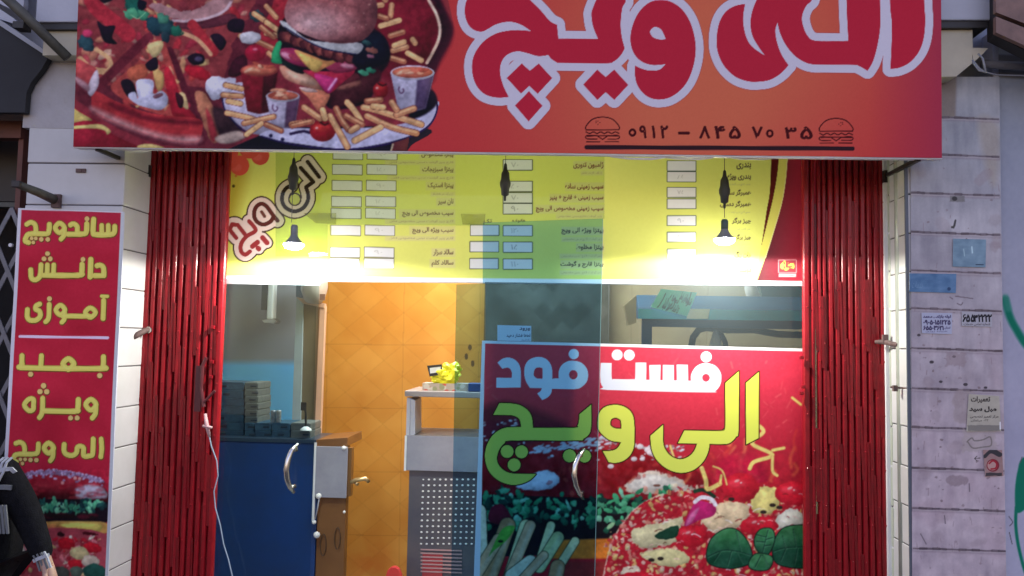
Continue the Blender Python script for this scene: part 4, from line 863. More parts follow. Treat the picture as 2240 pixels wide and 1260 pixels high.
def paint_pier():
    c = Canvas([(1991, 168), (2186, 168), (2203, 1420), (1996, 1420)], 3.19, 180, 1000, white=(172, 174, 196), wa=.8)
    X, Y = c.X, c.Y
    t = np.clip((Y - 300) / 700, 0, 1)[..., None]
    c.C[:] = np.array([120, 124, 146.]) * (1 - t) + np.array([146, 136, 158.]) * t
    n1 = vnoise(X, Y, 70, 2, 3)[..., None]; n2 = vnoise(X, Y, 26, 8, 3)[..., None]; n3 = vnoise(X * 2.6, Y * .5, 30, 12, 3)[..., None]
    c.C += (n1 - .5) * 44 + (n2 - .5) * 26 * t + (n3 - .5) * 22
    m = np.clip((n1 - .52) * 6, 0, 1) * np.clip((Y[..., None] - 640) / 200, 0, 1); c.C = c.C * (1 - m * .22) + np.array([96, 74, 98.]) * m * .22
    c.poly([(2058, 165), (2092, 165), (2090, 256), (2058, 258)], (100, 92, 96), soft=6, smooth=False); c.poly([(2140, 260), (2185, 280), (2180, 400), (2160, 380)], (128, 120, 120), soft=16, alpha=.6)  # first patch paints in the shadow at the top of the pier
    rs = np.random.RandomState(3)
    # joints
    for y, a, b in ((258, 1994, 2184), (340, 1994, 2184), (425, 1994, 2185), (511, 1994, 2186), (595, 1994, 2187), (678, 1994, 2190), (765, 1994, 2191), (853, 1996, 2193), (938, 1996, 2195), (1027, 1996, 2196), (1115, 1997, 2197), (1203, 1998, 2199), (1290, 1998, 2200), (1380, 1998, 2200)):
        dy_ = -4; n = 14
        pts = [(a + (b - a) * i / n, y + dy_ + 7 * i / n + rs.uniform(-.5, .5)) for i in range(n + 1)]
        c.stroke([(p_[0], p_[1] + 3) for p_ in pts], 9, (100, 90, 108), alpha=.5, soft=6)
        for i in range(n): c.stroke([pts[i], pts[i + 1]], rs.uniform(2.2, 6), (62, 54, 68), alpha=rs.uniform(.55, 1))
        c.stroke([(p_[0], p_[1] + 4) for p_ in pts], 1.5, (176, 172, 190), alpha=.4)
    # old sticker rests, scuffs, holes
    for i in range(190):
        x, y = rs.uniform(1998, 2190), rs.uniform(660, 1380) if rs.rand() < .85 else rs.uniform(300, 660)
        k_ = rs.rand()
        if k_ < .5: c.poly(ell(x, y, rs.uniform(1, 4), rs.uniform(1, 3), 0, 7), (86, 72, 84), alpha=rs.uniform(.2, .7), rag=1.5, rs=3)
        elif k_ < .8: c.stroke([(x, y), (x + rs.uniform(-2, 2), y + rs.uniform(4, 22))], rs.uniform(1, 2), (100, 84, 98), alpha=rs.uniform(.2, .6))
        else: c.poly(ell(x, y, rs.uniform(8, 26), rs.uniform(6, 16), rs.uniform(0, 180), 8), (112, 100, 116), alpha=rs.uniform(.1, .35), rag=4, rs=7, soft=5)
    for x, y, r in ((2010, 733, 4), (2087, 780, 4), (2058, 835, 4), (2038, 792, 5), (2084, 497, 4), (2112, 841, 5), (2156, 848, 4)): c.dot(x, y, r, (44, 40, 54), ry=r * .7)
    c.poly(rect(2078, 428, 2110, 441), (92, 92, 104), rag=2, soft=2); c.poly(ell(2088, 434, 6, 5), (26, 26, 34), rag=2); c.stroke([(2088, 494), (2090, 482), (2086, 498)], 4, (40, 40, 48))
    for q in ([(2078, 650), (2084, 654)], [(2090, 648), (2128, 653)], [(2094, 664), (2102, 667), (2106, 662)], [(2066, 1128), (2068, 1145)], [(2120, 1058), (2121, 1075)], [(2014, 1168), (2026, 1190)]): c.stroke(q, 2.6, (84, 76, 92), alpha=.85)
    c.poly(ell(2095, 1050, 26, 12), (104, 92, 108), rag=5, rs=8, alpha=.6, soft=3); c.poly(rect(2085, 855, 2130, 925), (122, 112, 124), rag=9, rs=12, alpha=.5, soft=4); c.poly(rect(2105, 935, 2180, 990), (134, 126, 138), rag=8, alpha=.6, soft=3)
    c.poly(rect(2070, 770, 2112, 800), (116, 104, 120), rag=6, alpha=.6, soft=3)
    # little arrow left by a pen
    c.line(2132, 1003, 2144, 1002, 1.6, (40, 38, 44)); c.line(2132, 1003, 2137, 998, 1.6, (40, 38, 44)); c.line(2132, 1003, 2137, 1008, 1.6, (40, 38, 44))
    # faded arrow print
    c.stroke([(2116, 966), (2126, 958), (2132, 964), (2150, 962), (2166, 956), (2168, 974), (2150, 978), (2128, 980), (2118, 968)], 3, (86, 82, 88), closed=True, alpha=.8)
    c.grain(4, 3, 4); c.grain(3, 18, 44)
    return c
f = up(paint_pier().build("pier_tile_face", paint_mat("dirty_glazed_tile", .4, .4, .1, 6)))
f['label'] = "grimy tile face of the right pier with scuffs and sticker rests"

# right reveal between gate and pier front
b = MB(); x0 = PX(1951, 700, 3.40); x1 = PX(1972, 700, 3.30)
zs = [.1] + sorted(PZ(1958, y, 3.36) for y in (345, 425, 509, 593, 675, 757, 850, 934, 1021, 1110, 1200)) + [2.6]
b.box(x0 + .004, XRL, 3.372, 3.62, .1, 2.6, 1)
for a, c in zip(zs[:-1], zs[1:]): b.box(x0, XRL - .002, 3.368, 3.60, a + .003, c - .003, 0)
up(b.build("tiled_reveal", [mat("reveal_tile", (.42, .45, .36), .4, c2=(.34, .37, .29), scale=4), grout], bevel=.003))
b = MB(); wb(b, 1937.5, 1951, -200, 1700, 3.385, .02); up(b.build("white_edge_trim", whitep))
b = MB(); wb(b, 280, 336, -200, 330, 3.44, .3); up(b.build("upper_lintel", dark))

# canopy
xa, xb = PX(80, 0, 3.08), PX(2181, 0, 3.08)
zt, zb = PZ(120, -260, 3.08), PZ(120, 48, 3.08)
b = MB(); n = 9
for i in range(n):
    u0, u1 = xa + (xb - xa) * i / n, xa + (xb - xa) * (i + 1) / n
    b.box(u0, u1 - .003, 3.08, 3.19, zb, zt)
up(b.build("stone_fascia", stone, bevel=.004))
zc = PZ(120, 66, 3.10)
up(MB().box(-4.5, xa, 3.3, 3.5, PZ(60, 170, 3.3), 4.5).box(xa, xb, 3.3, 3.5, zt - .5, 4.5).box(xb, 4.5, 3.3, 3.5, PZ(2200, 120, 3.3), 4.5).build("upper_storey_wall", stone))
up(MB().box(xa + .01, xb - .03, 3.09, 3.7, zc, zb - .001).build("black_gap_bar", black))  # black bar stands in for the shadow gap under the fascia
b = MB(); b.box(PX(95, 90, 3.11), PX(2128, 110, 3.11), 3.11, 3.7, PZ(130, 121, 3.11), zc - .001)
b.prism([P(2128, 104.5, 3.11), P(2162, 105, 3.11), P(2150, 118, 3.11), P(2128, 138, 3.11)][::-1], .5)
b.prism([P(2058, 104, 3.108), P(2127, 104, 3.108), P(2127, 138, 3.108), P(2092, 167, 3.108), P(2058, 168, 3.108)][::-1], .5)
up(b.build("cream_soffit", cream))

# ---------------- room behind the glass
def paint_tilewall():
    c = Canvas([(560, 560), (1900, 560), (1900, 1340), (560, 1340)], 5.2, 780, 450, white=(250, 244, 226), wa=.8)
    X, Y = c.X, c.Y
    TW, TH = 166., 139.
    x = (X - 882 - (Y - 754) * -.02) / TW; y = (Y - 754 - (X - 882) * .004) / TH; ix = np.floor(x); iy = np.floor(y); u = x - ix; v = y - iy
    # parquet of crossing diagonal bars
    a = (u + v); d = (u - v + 1)
    ka = np.floor(a * 2); kd = np.floor(d * 2)
    h = np.sin(ka * 12.9 + kd * 78.2 + ix * 3.1 + iy * 7.7) * 43758.5; h = h - np.floor(h)
    par = ((ka + kd) % 2); n_ = vnoise(X, Y, 30, 5, 3)
    s_ = .2 * h + .12 * par + .75 * (vnoise(X, Y, 60, 9, 3))
    s_ = s_[..., None]
    c.C[:] = np.array([192, 120, 42.]) * (1 - s_) + np.array([224, 160, 72.]) * s_
    for q in (a * 2, d * 2): e = np.abs(q - np.round(q)); c.C *= (1 - .03 * (e < .03))[..., None]
    tn = np.clip((X - 1040) / 260, 0, 1)[..., None]; c.C = c.C * (1 - tn) + (np.array([218, 192, 138.]) + (c.C - np.array([215, 140, 50])) * .6) * tn  # tan blend to the right paints the glass pane's haze into the tiles
    red = np.clip((Y - 1150) / 80, 0, 1) * np.clip(1 - np.abs(X - 810) / 90, 0, 1) * np.clip((n_ - .35) * 3, 0, 1)
    c.C = c.C * (1 - red[..., None] * .5) + np.array([196, 96, 30.]) * red[..., None] * .5
    e = np.minimum(np.minimum(u, 1 - u) * TW, np.minimum(v, 1 - v) * TH); c.C *= (1 - .09 * (e < .9))[..., None]
    for q in ((1020, 780), (1034, 795), (1028, 760)): c.dot(q[0], q[1], 4, (110, 70, 40), ry=7)
    return c
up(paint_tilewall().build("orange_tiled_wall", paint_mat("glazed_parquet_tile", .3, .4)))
def paint_added_column():  # added column, darkens the view behind the overlapping panes
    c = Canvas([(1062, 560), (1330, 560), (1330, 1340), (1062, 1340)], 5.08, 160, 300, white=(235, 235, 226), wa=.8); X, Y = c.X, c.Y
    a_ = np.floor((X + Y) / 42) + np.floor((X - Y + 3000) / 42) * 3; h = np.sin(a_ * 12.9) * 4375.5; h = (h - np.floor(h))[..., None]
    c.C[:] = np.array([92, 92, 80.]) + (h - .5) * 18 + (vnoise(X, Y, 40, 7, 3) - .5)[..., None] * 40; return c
up(paint_added_column().build("added_grey_column", paint_mat("added_column_tile", .35, .3)))
b = MB(); wb(b, 1062, 1330, 500, 1400, 5.082, .12); up(b.build("added_column_body", mat("added_column_grey", (.2, .2, .18), .6)))
zF, zC = -.05, 2.75
xLw = XLL + .015; xRw = PX(1900, 700, 5.2)
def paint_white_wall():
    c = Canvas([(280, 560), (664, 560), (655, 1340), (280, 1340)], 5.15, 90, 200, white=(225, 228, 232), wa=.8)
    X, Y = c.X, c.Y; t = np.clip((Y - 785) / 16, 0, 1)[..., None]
    c.C[:] = np.array([148, 148, 156.]) * (1 - t) + np.array([120, 196, 255.]) * t + (vnoise(X, Y, 80, 4, 2) - .5)[..., None] * 14  # blue lower half: a reflection in the glass painted into the wall colour
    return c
up(paint_white_wall().build("blue_reflection_wall", paint_mat("wall_paint", .6, .2)))
b = MB(); b.box(xLw - .1, xRw + .1, 5.21, 5.3, zF, zC); b.box(xLw - .1, xLw, 3.62, 5.3, zF, zC); b.box(xRw, xRw + .1, 3.62, 5.3, zF, zC)
up(b.build("inner_wall", mat("inner_wall_paint", (.5, .5, .5), .7)))
up(MB().box(xLw, xRw, 3.62, 5.2, zC, zC + .1).build("ceiling", mat("ceiling_paint", (.7, .7, .7), .7)))
up(MB().box(xLw, xRw, 3.45, 5.2, zF - .1, zF + .1).build("shop_floor", mat("floor_tile", (.3, .28, .25), .4)))
up(MB().box(PX(300, 400, 3.62), PX(1990, 400, 3.62), 3.62, 3.66, PZ(1100, 262, 3.66), zC).build("wall_above_menu", dark))

# ================================================================ right neighbour wall
def paint_plaster():
    c = Canvas([(2183, 60), (2420, 60), (2420, 1420), (2203, 1420)], 3.215, 160, 900, white=(180, 184, 208), wa=.8)
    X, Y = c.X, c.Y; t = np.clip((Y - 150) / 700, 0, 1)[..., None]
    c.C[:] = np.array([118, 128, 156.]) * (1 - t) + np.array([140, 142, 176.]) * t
    c.C += (vnoise(X, Y, 120, 4, 3) - .5)[..., None] * 16 + (vnoise(X, Y, 9, 6, 2) - .5)[..., None] * 6
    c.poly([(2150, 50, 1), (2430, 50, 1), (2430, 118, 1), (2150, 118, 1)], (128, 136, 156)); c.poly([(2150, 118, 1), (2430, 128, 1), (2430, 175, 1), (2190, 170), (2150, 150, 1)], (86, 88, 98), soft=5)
    G = (8, 96, 84)
    c.stroke([(2199, 655), (2208, 690), (2224, 722), (2250, 760), (2300, 800)], 16, G, soft=7); c.stroke([(2199, 650), (2206, 675)], 14, (60, 120, 120), soft=8, alpha=.6)
    c.poly([(2226, 1030), (2240, 1000), (2300, 980), (2320, 1060), (2260, 1100), (2226, 1122), (2220, 1080)], G, soft=3)
    c.stroke([(2223, 1110), (2222, 1150), (2229, 1200), (2246, 1260), (2270, 1300)], 7, G, soft=3); c.stroke([(2260, 1130), (2300, 1200)], 9, G, soft=3)
    for q in ([(2207, 1130), (2215, 1142), (2209, 1150)], [(2208, 1165), (2214, 1190)], [(2236, 1000), (2232, 1012)]): c.stroke(q, 2.4, (70, 70, 84), alpha=.8)
    return c
nb = thing("neighbour_wall", "pale bluish plastered wall with green spray paint right of the tiled pier", "wall", loc=(2.2, 3.2, 0))
def upn(o): o.parent = nb; o.matrix_parent_inverse = Matrix.Translation((-2.2, -3.2, 0)); return o
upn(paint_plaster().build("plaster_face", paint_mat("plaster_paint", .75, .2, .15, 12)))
upn(MB().box(XRR + .003, PX(2460, 700, 3.22), 3.222, 3.6, 0, PZ(2250, 62, 3.2)).build("wall_body", plaster))
b = MB(); b.tube([P(2148, 139, 3.17), P(2195, 143, 3.17), P(2420, 153, 3.17)], .016, 10); upn(b.build("render_ledge", mat("ledge_grey", (.16, .165, .19), .7, bump=.3), smooth=True))
# brown sheet awning upper right
aw = thing("sheet_awning", "brown metal sheet awning of overlapping slats over the plastered wall", "awning", loc=tuple(P(2230, 50, 3.1)))
b = MB()
def slat(pts, dd=.02): b.prism(pp(pts, 3.0)[::-1], dd)
slat([(2178, -80), (2420, -40), (2420, 120), (2179, 27)]); slat([(2179, 36), (2420, 132), (2420, 182), (2179, 71)])
o = b.build("slat", mat("brown_sheet", (.26, .15, .12), .5, c2=(.14, .08, .065), scale=14), aw); o.matrix_parent_inverse = Matrix.Translation(aw.location).inverted()
b = MB(); b.prism(pp([(2176, -80), (2420, 40), (2420, 200), (2178, 78)], 3.04)[::-1], .06); o = b.build("dark_backing", black, aw); o.matrix_parent_inverse = Matrix.Translation(aw.location).inverted()

# wires by the right corner
b = MB()
for k, off in enumerate((0, 5)):
    b.tube([P(2127, 131 + off, 3.06), P(2142, 150 + off, 3.05), P(2157, 160 - off * .5, 3.05)], .0035, 6)
b.tube([P(2140, 118, 3.07), P(2150, 128, 3.06), P(2156, 158, 3.05)], .004, 6); b.tube([P(2156, 158, 3.05), P(2180, 164, 3.1), P(2260, 166, 3.12), P(2420, 168, 3.12)], .0025, 6)
tag(b.build("electric_wire", mat("grey_wire", (.25, .26, .28), .5), smooth=True), "bundle of thin wires hanging at the corner right of the big sign", "wire")

# ================================================================ vertical pipe on the right reveal
b = MB(); px0, px1 = PX(1969, 400, 3.3), PX(1974, 1100, 3.3)
b.tube([(px0, 3.305, 0.1), (px0, 3.305, PZ(1970, 330, 3.3)), (px0, 3.305, 2.6)], .021, 16)
pipe = b.build("drain_pipe", mat("pipe_paint", (.46, .49, .41), .25, c2=(.26, .29, .26), scale=3, bump=.2, bscale=8), smooth=True)
tag(pipe, "pale painted vertical pipe between the red gate and the right tiled pier", "pipe")
b = MB(); b.box(XRL - .012, XRL - .0005, 3.192, 3.20, .1, 2.4); up(b.build('corner_shade_strip', mat('shade_slate', (.10, .12, .15), .5)))  # dark strip put in for the shade between pipe and pier
b = MB(); b.tube([P(1948, 847, 3.28), P(1958, 848, 3.27), P(1975, 849, 3.265), P(1998, 850, 3.2)], .004, 6); b.box(*[v for v in (PX(1953, 848, 3.27), PX(1962, 848, 3.27), 3.262, 3.276, PZ(1958, 856, 3.27), PZ(1958, 843, 3.27))])
tag(b.build("wire_tie", rust, smooth=False), "rusty wire twisted around the pale pipe and pinned to the pier", "wire")

# ================================================================ SHOP SIGN
sg = thing("shop_sign", "large red and orange sign board with burger and pizza picture above the shop front", "sign", loc=tuple(P(1110, 340, 3.03)))
def ups(o, r): o.parent = r; o.matrix_parent_inverse = Matrix.Translation(r.location).inverted(); return o
ups(paint_sign().build("printed_face", print_m), sg)
b = MB(); fr_ = pp([(176.5, -150), (2058, -130), (2060.5, 345.5), (160, 321)], 3.034)
b.prism(fr_[::-1], .05); ups(b.build("frame_box", frame_w), sg)
b = MB(); b.tube(pp([(161, 322.5), (700, 329.5), (1260, 338), (1700, 344), (2060, 347.5)], 3.035), .0035, 6); ups(b.build("lower_hem", whitep, smooth=True), sg)
b = MB(); 
for x in (1500, 1640, 1395): b.tube([P(x - 60, 341.5, 3.04), P(x - 20, 347, 3.05), P(x + 30, 348, 3.05), P(x + 60, 344, 3.04)], .004, 6)
ups(b.build("loose_hem_fold", whitep, smooth=True), sg)
for pa, pb in (((212, 326, 3.05), (322, 372, 3.39)), ((2010, 348, 3.05), (1940, 384, 3.39))):
    b = MB(); b.tube([P(*pa), P(*pb)], .010, 4); q = P(*pb); b.box(q.x - .015, q.x + .015, q.y - .01, q.y + .02, q.z - .03, q.z + .02)
    ups(b.build("bracket", black), sg)

# ================================================================ SIDE BANNER
bn = thing("vertical_banner", "tall narrow red banner with gold lettering and a burger on the left pier", "banner", loc=tuple(P(140, 1000, 3.17)))
ups(paint_banner().build("printed_face", print_soft, wave=.006), bn)
b = MB(); b.prism(pp([(41, 456), (271, 464.5), (228, 1420), (-13, 1420)], 3.177)[::-1], .01); ups(b.build("backing_frame", frame_w), bn)

# ================================================================ bits on the left
b = MB(); b.tube([P(40, 404, 2.98), P(82, 420, 3.08), P(122, 438, 3.19)], [.014, .017, .02], 10); 
st_ = thing("pipe_stub", "dark olive bracket pipe sticking out of the left pier above the red banner", "pipe", loc=tuple(P(122, 438, 3.19)))
ups(b.build("tube", olive, smooth=True), st_); b = MB(); q = P(39, 403, 2.975); b.box(q.x - .02, q.x + .012, q.y - .01, q.y + .01, q.z - .012, q.z + .012); ups(b.build("black_cap", black, bevel=.002), st_)
b = MB(); q = P(124, 438, 3.18); b.box(q.x - .02, q.x + .016, q.y - .005, q.y + .009, q.z - .03, q.z + .024); ups(b.build("wall_plate", rust), st_)
b = MB(); q = P(176, 373, 3.185); b.box(q.x - .02, q.x + .02, q.y, q.y + .005, q.z - .008, q.z + .008); b.tube([q + Vector((0, -.003, 0)), q + Vector((0, .004, 0))], .006, 8)
tag(b.build("wall_anchor", rust), "small rusty anchor plate in the tile joint above the left banner", "anchor")
b = MB(); b.tube([P(-60, -70, 2.98), P(40, 20, 2.98), P(148, 126, 3.06)], .02, 8)
tag(b.build("support_strut", olive, smooth=True), "dirty olive diagonal strut left of the big sign", "strut")
# neighbour's awning and dark shop
aw2 = thing("neighbour_awning", "dark sloping awning with a pale edge at the upper left corner", "awning", loc=tuple(P(0, 60, 3.0)))
b = MB(); b.prism(pp([(-500, -260), (0, 52), (106, 124), (92, 150), (68, 180), (58, 202), (54, 246), (-500, 246)], 3.15)[::-1], .03); ups(b.build("underside", mat("awning_dark", (.03, .032, .036), .8, c2=(.015, .015, .018), scale=2)), aw2)
b = MB(); b.prism(pp([(-500, -290), (0, 43), (112, 119), (107, 126), (0, 56), (-500, -262)], 3.142)[::-1], .03); ups(b.build("pale_edge", mat("awning_edge", (.36, .38, .42), .6)), aw2)
b = MB(); b.prism(pp([(-500, -400), (49, -400), (52, 10), (48, 24), (20, 18), (0, 8), (-500, -300)], 3.16)[::-1], .03)
b.prism(pp([(-500, -290), (0, 20), (30, 40), (44, 56), (0, 42)], 3.16)[::-1], .03); ups(b.build("upper_panel", stone), aw2)
b = MB(); b.prism(pp([(28, 46), (52, 46), (50, 61), (27, 60)], 3.0)[::-1], .05); ups(b.build("black_end_piece", black), aw2)
# chipped top of the left pier
b = MB(); b.prism(pp([(52, 240), (57, 202), (68, 180), (92, 152), (107, 122), (116, 120), (128, 128), (132, 140), (200, 138), (200, 282), (49, 279)], 3.187)[::-1], .05)
up(b.build("chipped_pier_head", mat("chipped_render", (.50, .49, .50), .7, c2=(.38, .36, .36), scale=5, bump=.2)))
dk_ = thing("dark_neighbour_shop", "unlit neighbouring shop entrance behind a grey lattice gate at the left edge", "building", loc=(-2.4, 3.6, 0))
xl_, xr_ = PX(-520, 600, 3.4), XLL - .002
ups(MB().box(XLL - .1, XLL - .004, 3.62, 5.3, 0, 2.9).build('party_wall', dark), dk_)
ups(MB().box(xl_, xr_, 4.0, 4.05, 0, 2.8).build("back_wall", dark), dk_); ups(MB().box(xl_ - .05, xl_, 3.2, 4.05, 0, 2.8).build("side_wall", dark), dk_)
b = MB(); wb(b, -500, 46, 263, 300, 3.3, .06); ups(b.build("brown_beam", brownred), dk_)
b = MB(); wb(b, -500, 40, 440, 450, 3.35, .04); ups(b.build("gate_rail", olive), dk_)
b = MB(); wb(b, 36, 47, 296, 470, 3.32, .05); wb(b, 40, 46, 300, 1600, 3.40, .03); ups(b.build("door_post", brownred), dk_)
b = MB(); wb(b, -500, 46, 303, 438, 3.6, .02); ups(b.build("dusty_pane", mat("dusty_dark", (.045, .04, .035), .6)), dk_)
lg = thing("lattice_gate", "grey folding lattice gate across the dark shop left of the banner", "gate", loc=tuple(P(0, 700, 3.3)))
lat = mat("grey_lattice", (.20, .20, .22), .5, c2=(.10, .10, .11), scale=15)
zt_ = PZ(20, 455, 3.30); cw = .125; ch_ = .26
for i in range(6):
    for k in range(8):
        x_ = XLL - .01 - i * cw; z_ = zt_ - k * ch_
        for s_ in (0, 1):
            b = MB(); a_ = Vector((x_ - cw * (1 - s_), 3.30 + .006 * s_, z_)); e_ = Vector((x_ - cw * s_, 3.30 + .006 * s_, z_ - ch_))
            n_ = (e_ - a_).cross(Vector((0, 1, 0))).normalized() * .009
            b.prism([a_ + n_, a_ - n_, e_ - n_, e_ + n_], .004)
            ups(b.build("lattice_strip", lat), lg)
b = MB(); q = P(22, 536, 3.29); b.tube([q, q + Vector((0, .012, 0))], .008, 8); ups(b.build("rivet", whitep), lg)

# ================================================================ FOLDED RED GATES
def gate(label, xt0, xt1, n, seed, open_gap):
    rs = random.Random(seed)
    gt = thing("folding_gate", label, "gate", "red folding gates beside the shop entrance", loc=(PX((xt0 + xt1) / 2, 900, 3.40), 3.40, .1))
    X0, X1 = PX(xt0, 345, 3.40), PX(xt1, 345, 3.40)
    W = X1 - X0; zt, zb = 2.35, .12
    xs = [X0 + W * (i + .5) / n for i in range(n)]
    if open_gap: xs = [X0 + W * ((i + .35) / n) ** 1.0 + (.006 if i < 3 else 0) for i in range(n)]
    for i, x in enumerate(xs):
        b = MB(); hw = (.0108 if not open_gap or i > 3 else .0085) if i not in (0, n - 1) else .014; d = .018; a = rs.uniform(-.10, .10)
        # U-channel bar with slightly bent length
        segs = 9; prof = [(-hw, 0), (-hw * .55, -d * .35), (hw * .55, -d * .35), (hw, 0), (hw, d), (-hw, d)]
        vs = []; 
        for s_ in range(segs):
            z = zb + (zt - zb) * s_ / (segs - 1); ox = rs.uniform(-.0005, .0005); aa = a + rs.uniform(-.03, .03)
            for u, v in prof: vs.append((x + ox + u * math.cos(aa) - v * math.sin(aa), 3.405 + u * math.sin(aa) + v * math.cos(aa), z))
        fs = [[s_ * 6 + j, s_ * 6 + (j + 1) % 6, (s_ + 1) * 6 + (j + 1) % 6, (s_ + 1) * 6 + j] for s_ in range(segs - 1) for j in range(6)]
        b.add(vs, fs)
        z = zb + .1 + (i % 2) * .07
        while z < zt:                      # rivet heads
            b.tube([(x, 3.401, z), (x, 3.394, z)], [.0042, .003], 7); z += .215
        ups(b.build("gate_bar", red_gate, bevel=.0012, seg=1), gt)
    # flat inner channels that close the gaps of the folded pack
    for i in range(n - 1):
        if open_gap and i < 3: continue
        xm_ = (xs[i] + xs[i + 1]) / 2; b = MB(); b.box(xm_ - .009, xm_ + .009, 3.4185 + .001 * (i % 2), 3.424, zb, zt); ups(b.build("inner_channel", red_gate2), gt)
    # lattice straps folded almost upright between neighbouring bars
    k = 0
    for i in range(n - 1):
        z = zb + .03 + (i % 2) * .12
        while z < zt - .25:
            L = .29; up_ = k % 2; xm_ = (xs[i] + xs[i + 1]) / 2; dv = (xs[i + 1] - xs[i]) * rs.uniform(.06, .2); xa_, xb_ = (xm_ - dv, xm_ + dv) if up_ else (xm_ + dv, xm_ - dv)
            b = MB(); w_ = .0042 + .0016 * (k % 3); y_ = 3.413 - .015 * (k % 2 == 0) + rs.uniform(-.003, .003); tw = rs.uniform(-.25, .25) * w_
            b.prism([Vector((xa_ - w_, y_ + tw, z)), Vector((xa_ + w_, y_ - tw, z)), Vector((xb_ + w_, y_ - tw, z + L)), Vector((xb_ - w_, y_ + tw, z + L))], .003)
            if i > (2 if open_gap else -1) or k % 3: ups(b.build("folded_strap", red_gate2), gt)
            k += 1; z += L + rs.choice((.0, .02, .05))
    # three thin tie rows
    return gt, xs
g1_, xs1 = gate("folded red scissor gate left of the glass front, dark at its top", 327, 503, 12, 3, False)
g2_, xs2 = gate("folded red scissor gate right of the glass front, light gaps on its left", 1755, 1938, 13, 8, True)
b = MB(); b.tube([P(286, 742, 3.33), P(300, 733, 3.34), P(318, 723, 3.37), P(328, 720, 3.385)], [.008, .012, .012, .011], 8); ups(b.build("hinge_bolt", rust, smooth=True), g1_)
b = MB(); q = P(324, 722, 3.375); b.tube([q, q + Vector((0, .01, 0))], .014, 12); ups(b.build("bolt_washer", steel, smooth=False), g1_)
b = MB(); b.tube([P(1914, 748, 3.38), P(1936, 748, 3.36), P(1950, 752, 3.33), P(1964, 754, 3.30)], [.007, .011, .010, .008], 8); q = P(1936, 744, 3.36); b.box(q.x - .01, q.x + .01, q.y - .008, q.y + .008, q.z - .016, q.z + .022)
ups(b.build("hinge_bolt", rust, smooth=False), g2_)
b = MB(); b.tube([P(452, 782, 3.372), P(443, 800, 3.37), P(440, 850, 3.37), P(446, 890, 3.37)], .008, 8); b.tube([P(446, 880, 3.368), P(470, 855, 3.372)], .006, 8); b.box(*[v for v in (PX(428, 850, 3.38), PX(442, 850, 3.38), 3.372, 3.384, PZ(436, 900, 3.38), PZ(436, 800, 3.38))])
ups(b.build("hasp", mat("dark_red_hasp", (.09, .008, .012), .5)), g1_)
for x, y in ((466, 716), (464, 792), (462, 825)):
    b = MB(); q = P(x, y, 3.385); b.box(q.x - .012, q.x + .004, q.y, q.y + .012, q.z - .007, q.z + .007); ups(b.build("keeper_lug", red_gate, bevel=.002), g1_)
for x, y in ((1752, 782), (1756, 846), (1752, 860)):
    b = MB(); q = P(x, y, 3.385); b.box(q.x - .004, q.x + .012, q.y, q.y + .012, q.z - .007, q.z + .007); ups(b.build("keeper_lug", red_gate, bevel=.002), g2_)
# cable hanging from the left gate
b = MB(); b.tube([P(x, y, 3.375) for x, y in ((449, 925), (455, 940), (462, 975), (474, 1008), (477, 1040), (468, 1075), (471, 1110), (482, 1150), (489, 1190), (500, 1225), (508, 1260), (512, 1330), (520, 1500))], .0026, 8)
cb = thing("hanging_cable", "pale blue cable hanging from the left red gate past the counter", "cable", loc=tuple(P(455, 935, 3.375)))
ups(b.build("cable_sheath", mat("pale_cable", (.30, .38, .46), .5), smooth=True), cb)
b = MB(); q = P(455, 934, 3.37); b.tube([q + Vector((-.022, 0, .004)), q + Vector((.018, -.004, -.002))], .006, 7); b.tube([P(449, 905, 3.38), P(452, 930, 3.372), P(458, 955, 3.374)], [.006, .009, .006], 7); ups(b.build("knot", mat("pink_tie", (.5, .3, .3), .6), smooth=True), cb)

# ================================================================ glass front
def rectglass(name, xl0, xr0, yt, yb, D, m, parent, th=.006):
    b = MB(); wb(b, xl0, xr0, yt, yb, D, th); return ups(b.build(name, m), parent)
dl = thing("glass_door_leaf", "clear glass door leaf in front of the navy counter with a curved handle", "door", "sliding glass door leaves", loc=(PX(580, 1000, 3.44), 3.44, .1))
b = MB(); b.prism([P(395, 622, 3.44), P(698, 622, 3.44), P(673, 1420, 3.44), P(400, 1420, 3.44)][::-1], .006); ups(b.build("pane", gl_left), dl)
b = MB(); wb(b, 455, 700, 611, 622, 3.445, .012); ups(b.build("top_rail", alu), dl)
def handle(pts, D, parent):
    b = MB(); q = [P(x, y, D - .035 * math.sin(math.pi * i / (len(pts) - 1)) - .012) for i, (x, y) in enumerate(pts)]
    b.tube(q, [.006, .0095, .011, .0115, .011, .0095, .006][:len(q)], 12); hd_ = ups(b.build("curved_handle", steel, smooth=True), parent)
    for k_ in (1, len(pts) - 2):
        b = MB(); b.tube([q[k_], Vector((q[k_].x + .012, D, q[k_].z))], .008, 10); b.build("handle_post", steel, smooth=True).parent = hd_
handle([(652, 971), (638, 985), (630, 1005), (626, 1028), (628, 1048), (634, 1066), (643, 1078)], 3.44, dl)
dr = thing("glass_door_leaf", "blue tinted glass door leaf slid over the left third of the poster", "door", "sliding glass door leaves", loc=(PX(1150, 1000, 3.44), 3.44, .1))
b = MB(); b.prism([P(998, 622, 3.44), P(1056, 620, 3.44), P(1056, 487, 3.44), P(1319, 478, 3.44), P(1299, 1420, 3.44), P(984, 1420, 3.44)][::-1], .006); ups(b.build("pane", gl_blue), dr)
handle([(1279, 982), (1266, 998), (1258, 1018), (1256, 1040), (1260, 1062), (1268, 1080), (1276, 1092)], 3.44, dr)
b = MB(); b.tube([P(1319, 480, 3.438), P(1313, 745, 3.438), P(1301, 1260, 3.438), P(1297, 1420, 3.438)], .0012, 4); ups(b.build("pane_edge", mat("glass_edge", (.2, .4, .4), .3)), dr)
